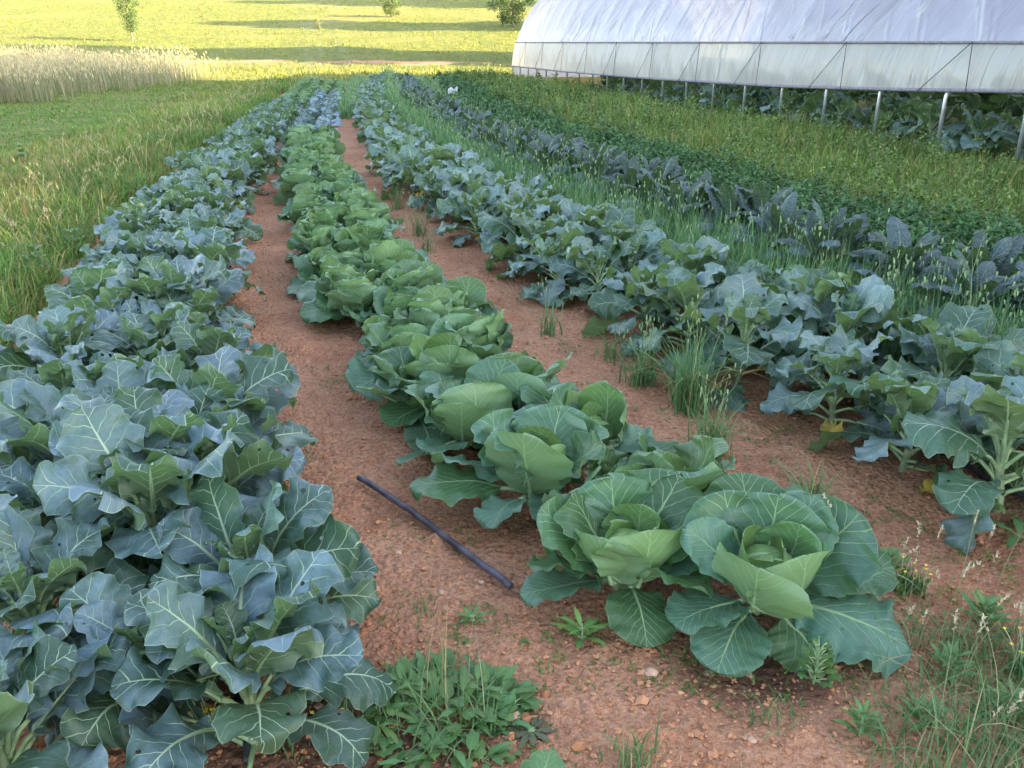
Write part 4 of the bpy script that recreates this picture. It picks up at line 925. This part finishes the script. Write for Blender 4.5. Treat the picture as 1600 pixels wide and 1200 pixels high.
M['stone'] = simple("reddish stone", (0.40, 0.25, 0.18), 0.85, var=0.25, scale=40, bump=0.4)
def stone(px, py, r, lab):
    x, y = gpx(px, py); m_ = MB()
    a, b = np.meshgrid(np.linspace(0, math.pi, 9), np.linspace(0, 2 * math.pi, 13), indexing='ij')
    d = np.stack([np.sin(a) * np.cos(b), np.sin(a) * np.sin(b), np.cos(a)], -1)
    rr = r * (0.75 + 0.6 * vn(d[..., 0] * 1.7 + px, d[..., 1] * 1.7 + d[..., 2] * 1.3 + py, 5)); V = d * rr[..., None] * np.array([1.15, 0.85, 0.65])
    V[:, -1] = V[:, 0]
    i, j = np.meshgrid(np.arange(8), np.arange(12), indexing='ij'); m_.add(V, np.stack([i * 13 + j, (i + 1) * 13 + j, (i + 1) * 13 + j + 1, i * 13 + j + 1], -1))
    o = link("stone", m_.mesh("stone", [M['stone']], smooth=False)); o.location = (x, y, gsurf(x, y) + r * 0.25); return tag(o, lab, "stone", "stones on the soil")
for px, py, r, lab in [(475, 1036, 0.016, "pale flat stone right of the front broccoli leaf"), (500, 1113, 0.012, "pale pebble on the dark wet soil at bottom left"), (622, 872, 0.012, "small stone left of the lower end of the loose pipe"),
                       (690, 932, 0.009, "small round pebble below the loose pipe"), (800, 912, 0.011, "stone touching the lower end of the loose pipe"), (751, 912, 0.010, "stone just below the loose pipe"), (803, 1127, 0.018, "dark reddish stone beside the weed clump"),
                       (1016, 1062, 0.016, "orange stone in front of the cabbages"), (1172, 1060, 0.009, "pebble on the dark wet soil before the largest cabbage"), (1108, 1056, 0.012, "pale lump of clay left of the dark wet soil"), (1172, 1173, 0.011, "stone near the bottom edge right of centre"), (1390, 1045, 0.013, "stone right of the low broadleaf weed"), (572, 1048, 0.013, "brown stone at the weed clump's left edge")]:
    stone(px, py, r, lab)

def bladetuft(name, px, py, n, h, w, lean, lab, cat, a=(0.08, 0.17, 0.06), b=(0.14, 0.26, 0.10), r=0.03, pan=0.0, dry=0.05, grp=None):
    x, y = gpx(px, py); m_ = MB(); X_ = x + rng.normal(0, r, n); Y_ = y + rng.normal(0, r, n); z0 = gsurf(x, y)
    P = np.stack([X_, Y_, np.full(n, z0 - 0.01)], -1); az = rng.random(n) * 6.28; hh = h * rng.uniform(0.45, 1.05, n); ln = rng.uniform(lean[0], lean[1], n)
    blades(m_, P, hh, w * rng.uniform(0.6, 1.2, n), ln, gcol(n, a, b, pd=dry), az=az, bend=0.6, seg=6)
    if pan:
        k = rng.random(n) < pan; Pk = P[k]; q = len(Pk); hk = h * rng.uniform(1.0, 1.35, q); ak = az[k]; lk = rng.uniform(0.05, 0.3, q)
        if q:
            blades(m_, Pk, hk, 0.004, lk, gcol(q, (0.2, 0.28, 0.12), (0.28, 0.32, 0.16), pd=0), az=ak, bend=0.4, seg=5)
            for e in range(12):
                t = 0.66 + 0.028 * e; RR = rng.normal(0, 0.018, (q, 2))
                Qp = Pk + np.stack([np.cos(ak) * lk * hk * t ** 2 + RR[:, 0], np.sin(ak) * lk * hk * t ** 2 + RR[:, 1], hk * (t - 0.4 * lk * t ** 3)], -1)
                blades(m_, Qp, -0.026, 0.0055, 0.3, gcol(q, (0.20, 0.29, 0.13), (0.28, 0.36, 0.18), pd=0), seg=2)
    m_.v = [v_ - np.array([x, y, z0]) for v_ in m_.v]
    o = link(name, m_.mesh(name, [M['blade']])); o.location = (x, y, z0); return tag(o, lab, cat, grp)
OT = "loose oat tufts between the cabbages and collards"
for px, py, n, h, lab in [(1072, 650, 95, 0.46, "tallest oat tuft standing between cabbages and near collards"), (1108, 720, 60, 0.34, "short oat tuft closest to the front cabbages' right side"), (1005, 610, 55, 0.30, "oat tuft left of the tallest one, above the cabbages"), (955, 570, 24, 0.22, "small oat tuft behind the oat tuft beside the cabbages"),
                          (858, 525, 22, 0.32, "thin oat tuft alone on soil midway along the beds"), (655, 372, 26, 0.34, "oat tuft beside the cabbages at mid distance"), (668, 395, 16, 0.25, "lower oat tuft just in front of the mid-distance one"), (622, 330, 20, 0.32, "oat tuft far up the furrow between cabbages and collards"), (1265, 795, 34, 0.24, "bright grass tuft behind the largest cabbage"), (1215, 640, 0 + 14, 0.24, "sparse oat tuft before the near collards")]:
    bladetuft("oat_tuft", px, py, int(n * 1.7), h * 1.05, 0.0068, (0.08, 1.0), lab, "oats", pan=0.035 if h > 0.27 else 0, r=0.035)

def rosette(name, px, py, n, L, W, kind, e0, e1, lab, cat, mat='weed_leaf', pet=0.01, levels=1, gap=0.03, age=0.3, **kw):
    x, y = gpx(px, py); m_ = MB(); ph = random.random() * 6
    for lv in range(levels):
        for k in range(n):
            f = 1 - 0.18 * lv
            leaf(m_, ph + k * 6.283 / n + lv * 0.7 + random.gauss(0, 0.2), e0 + random.gauss(0, 8) + lv * 6, e1 + random.gauss(0, 10), L * f * random.uniform(0.75, 1.15), W * f, kind, pet=pet, ruf=W * 0.08, rf=4, base=(0, 0, 0.008 + lv * gap), ns=14, nt=6, age=age, pr=0.0018, rg=rng, **kw)
    if levels > 1: m_.tube([(0, 0, -0.02), (0.002, 0, gap * levels * 0.5), (0, 0, gap * levels)], [0.003, 0.003, 0.002], 6, m=1)
    o = link(name, m_.mesh(name, [M[mat], M['stalk']])); o.location = (x, y, gsurf(x, y)); return tag(o, lab, cat)
rosette("star_weed", 908, 1008, 6, 0.085, 0.020, 'lance', 38, 5, "bright star-shaped weed before the open front cabbage", "weed", levels=2, age=0.7)
rosette("star_weed", 858, 915, 5, 0.085, 0.019, 'lance', 60, 15, "upright bright weed with narrow leaves left of the front cabbages", "weed", levels=4, gap=0.03, age=0.7)
rosette("star_weed", 738, 975, 5, 0.045, 0.012, 'lance', 30, 5, "tiny star-shaped weed below the loose pipe", "weed", levels=2, gap=0.015, age=0.4)
rosette("dock_rosette", 1497, 795, 5, 0.17, 0.042, 'toothed', 40, -25, "toothed green rosette spread on soil below the collards", "weed", age=0.15)
rosette("dock_rosette", 1588, 860, 4, 0.12, 0.035, 'toothed', 35, -20, "second toothed rosette at the right edge", "weed", age=0.1)
rosette("strawberry_weed", 1578, 790, 6, 0.05, 0.05, 'heart', 55, 0, "round-leaved light green weed under the rightmost collard", "weed", levels=3, gap=0.03, pet=0.06)
rosette("strawberry_weed", 1268, 1085, 6, 0.042, 0.036, 'heart', 40, 5, "low broadleaf weed below the largest cabbage", "weed", levels=5, gap=0.022, pet=0.035, age=0.25)
rosette("round_leaf", 835, 1262, 2, 0.12, 0.11, 'heart', 30, -5, "single pale rounded leaf cut off by the bottom edge", "leaf", pet=0.02, age=0.5, mat='cabbage')
for px, py, n, h, lab in [(655, 960, 30, 0.09, "small grass tuft between the left bed and the loose pipe"), (985, 1215, 60, 0.16, "grass tuft at the bottom edge right of the weed clump"), (455, 1190, 14, 0.10, "little grass tuft on the wet soil at bottom left"), (1210, 1150, 18, 0.12, "flat grass tuft below the largest cabbage")]:
    bladetuft("grass_tuft", px, py, n, h, 0.0045, (0.2, 1.0), lab, "grass", r=0.03, dry=0.15)
for px, py, L, lab in [(1385, 905, 0.07, "leafy weed right of the largest cabbage's top leaf"), (1530, 985, 0.09, "broad grassy-leaved weed at right among the seed heads"), (1480, 1060, 0.07, "low leafy weed in the middle of the bottom right grass"), (1575, 1130, 0.08, "leafy weed close to the bottom right corner"), (1340, 1160, 0.06, "small leafy weed at the left edge of the bottom right grass"), (1440, 1150, 0.07, "leafy weed at the bottom of the seeding grass")]:
    rosette("leafy_weed", px, py, 7, L, L * 0.26, 'lance', 50, 5, lab, "weed", levels=3, gap=0.022, age=0.2)
# flowering weeds with small yellow flowers
M['petal'] = simple("yellow petal", (0.75, 0.55, 0.03), 0.6, var=0.1)
def yellow_weed(px, py, n, h, lab, spread=0.07):
    x, y = gpx(px, py); o = link("yellow_flower_weed", None, loc=(x, y, gsurf(x, y))); m_ = MB()
    for k in range(n):
        a = random.random() * 6.28; r = random.random() * spread; hh = h * random.uniform(0.5, 1.1); b = np.array([random.gauss(0, 0.02), random.gauss(0, 0.02), -0.01]); t_ = np.array([r * math.cos(a), r * math.sin(a), hh]); mid_ = (b + t_) / 2 + np.array([0, 0, 0.03])
        tt = np.linspace(0, 1, 6)[:, None]; pts = b * (1 - tt) ** 2 + 2 * mid_ * tt * (1 - tt) + t_ * tt ** 2; m_.tube(pts, 0.0012, 4, m=1)
        for q in range(2):
            leaf(m_, random.random() * 6.28, 30, 0, 0.022, 0.003, 'lance', pet=0.003, base=pts[1 + q], ns=6, nt=2, pm=None, age=0.2)
        if k % 2 == 0:
            fl = MB()
            for q in range(5):
                az = q * 1.2566; dx, dy = math.cos(az), math.sin(az); w_ = 0.002
                fl.add([t_, t_ + [dx * .004 - dy * w_, dy * .004 + dx * w_, .001], t_ + [dx * .005, dy * .005, .002], t_ + [dx * .004 + dy * w_, dy * .004 - dx * w_, .001]], [(0, 1, 2, 3)])
            link("flower", fl.mesh("flower", [M['petal']]), parent=o)
    link("foliage", m_.mesh("flower weed foliage", [M['weed_leaf'], M['stalk']]), parent=o)
    return tag(o, lab, "weed")
yellow_weed(330, 1175, 16, 0.14, "yellow-flowered weed under the front broccoli leaf")
yellow_weed(540, 1165, 12, 0.11, "yellow-flowered weed left of the weed clump")
yellow_weed(1420, 935, 20, 0.11, "yellow-flowered weed right of the largest cabbage")
yellow_weed(1585, 1060, 14, 0.12, "yellow-flowered weed at the right edge in the grass")
for px, py, L, lab in [(118, 400, 0.15, "dark leafy dock weed against the left edge of the leftmost bed"), (60, 440, 0.13, "second leafy dock weed lower in the left grass"), (35, 250, 0.12, "leafy weed in the pale patch of the far left grass")]:
    rosette("dock_weed", px, py, 7, L, 0.05, 'lance', 62, 5, lab, "weed", levels=3, gap=0.07, pet=0.03, age=0.0)
bladetuft("sorrel_stalks", 62, 372, 26, 0.55, 0.006, (0.02, 0.2), "rusty brown seed stalks standing in the left grass", "weed", a=(0.13, 0.07, 0.04), b=(0.2, 0.12, 0.06), r=0.12, dry=0)
x, y = at_px(708, 162); m_ = MB(); a, b = np.meshgrid(np.linspace(-0.5, 0.5, 12), np.linspace(-0.5, 0.5, 12), indexing='ij')
V = np.stack([a * 0.26, b * 0.22, 0.27 + 0.14 * vn(a * 5 + 3, b * 5 + 8, 2) + 0.12 * b], -1); i, j = np.meshgrid(np.arange(11), np.arange(11), indexing='ij')
m_.add(V, np.stack([i * 12 + j, (i + 1) * 12 + j, (i + 1) * 12 + j + 1, i * 12 + j + 1], -1))
M['cloth'] = simple("white row cover", (0.36, 0.38, 0.38), 0.8)
o = link("cloth_scrap", m_.mesh("cloth scrap", [M['cloth']])); o.location = (x, y, float(T(x, y))); tag(o, "crumpled white scrap caught on the far kale row", "cloth")
# big mixed weed clump at the bottom
cx, cy = gpx(690, 1120); o = link("weed_clump", None, loc=(cx, cy, gsurf(cx, cy))); tag(o, "dense green weed clump with tall grass stalks at the bottom centre", "weeds")
m_ = MB()
for k in range(70):
    a = random.random() * 6.28; r = 0.19 * math.sqrt(random.random()); b = (r * math.cos(a) * 1.05, r * math.sin(a) * 0.9, 0.0)
    kd, L, W = random.choice([('lance', 0.07, 0.018), ('lance', 0.08, 0.02), ('heart', 0.045, 0.035), ('round', 0.045, 0.03)])
    hgt = random.uniform(0.0, 0.08) * (1 - r * 3)
    m_.tube([(b[0], b[1], -0.02), (b[0], b[1], hgt + 0.01)], 0.0016, 4, m=1)
    for q in range(4):
        leaf(m_, a + random.gauss(0, 1.4), random.uniform(15, 60), random.uniform(-25, 15), L * random.uniform(0.7, 1.2), W, kd, pet=0.015, ruf=0.002, base=(b[0], b[1], hgt * (q + 1) / 4), ns=9, nt=4, age=random.random() * 0.3, pr=0.001)
link("broad_leaves", m_.mesh("weed leaves", [M['weed_leaf'], M['stalk']]), parent=o)
m_ = MB(); n = 130; a = rng.random(n) * 6.28; r = 0.15 * np.sqrt(rng.random(n)); P = np.stack([r * np.cos(a), r * np.sin(a), np.full(n, -0.01)], -1)
blades(m_, P, rng.uniform(0.06, 0.20, n), 0.0055, rng.uniform(0.3, 1.3, n), gcol(n, (0.08, 0.17, 0.05), (0.13, 0.24, 0.09), pd=0.08), seg=5)
P = rng.normal(0, 0.05, (9, 3)); P[:, 2] = 0; blades(m_, P, rng.uniform(0.26, 0.36, 9), 0.003, rng.uniform(0.02, 0.2, 9), gcol(9, (0.2, 0.26, 0.14), (0.3, 0.32, 0.2), pd=0.3), seg=5)
link("grass_blades", m_.mesh("weed grass", [M['blade']]), parent=o)
# withered weeds flat on the soil
for px, py, n, L, lab in [(830, 1150, 9, 0.10, "grey-green wilted weed by the dark stone")]:
    rosette("withered_weed", px, py, n, L * 0.55, 0.022, 'toothed', 6, -10, lab, "weed", age=0.0, mat='withered_weed', levels=2, gap=0.006)
# grass with seed heads, bottom right
mb = MB(); n = 4400; P = []
x = rng.uniform(0.72, 2.0, n); y = rng.uniform(1.2, 1.95, n); k = rng.random(n) < sst(0.62, 1.0, x - 0.35 * (y - 1.2)) ; x, y = x[k], y[k]; n = len(x)
z = np.array([gsurf(a, b) for a, b in zip(x, y)]) - 0.01
blades(mb, np.stack([x, y, z], -1), rng.uniform(0.04, 0.26, n) * (0.6 + 0.5 * (y < 1.6)), rng.uniform(0.002, 0.0052, n), rng.uniform(0.1, 1.2, n), gcol(n, (0.07, 0.16, 0.055), (0.13, 0.24, 0.09), dry=(0.34, 0.27, 0.15), pd=0.15), seg=5)
n2 = 60; x = rng.uniform(0.95, 1.6, n2); y = rng.uniform(1.3, 2.1, n2); z = np.array([gsurf(a, b) for a, b in zip(x, y)])
P = np.stack([x, y, z], -1); hh = rng.uniform(0.2, 0.42, n2); az = rng.random(n2) * 6.28; ln = rng.uniform(0.02, 0.3, n2)
blades(mb, P, hh, 0.0022, ln, gcol(n2, (0.28, 0.26, 0.14), (0.36, 0.32, 0.18), pd=0), az=az, seg=5, bend=0.4)
for e in range(10):
    t = 0.86 + 0.015 * e; Q = P + np.stack([np.cos(az) * ln * hh * t ** 2, np.sin(az) * ln * hh * t ** 2, hh * (t - 0.4 * ln * t ** 3)], -1) + rng.normal(0, 0.0015, (n2, 3))
    blades(mb, Q, 0.012, 0.005, rng.uniform(0.3, 1, n2), gcol(n2, (0.42, 0.36, 0.24), (0.5, 0.44, 0.3), pd=0), seg=2)
stuff("seeding_grass", mb, [M['blade']], "thin blue-green grass with pale seed heads at the bottom right", "grass")
# loose straw bits
mb = MB(); n = 1100; y = fru(n, 1.4, 6, 0, 0); x = rng.uniform(-0.6, 0.62, n) * y; k = soil_mask(x, y) > 0.6; x, y = x[k], y[k]; n = len(x)
P = np.stack([x, y, np.array([gsurf(a, b) for a, b in zip(x, y)]) + 0.008], -1)
blades(mb, P, rng.uniform(0.004, 0.012, n), 0.0022, rng.uniform(3, 7, n), gcol(n, (0.30, 0.22, 0.14), (0.42, 0.32, 0.2), pd=0), bend=0.12)
stuff("straw_bits", mb, [M['blade']], "short dry straw bits lying on the soil", "straw")
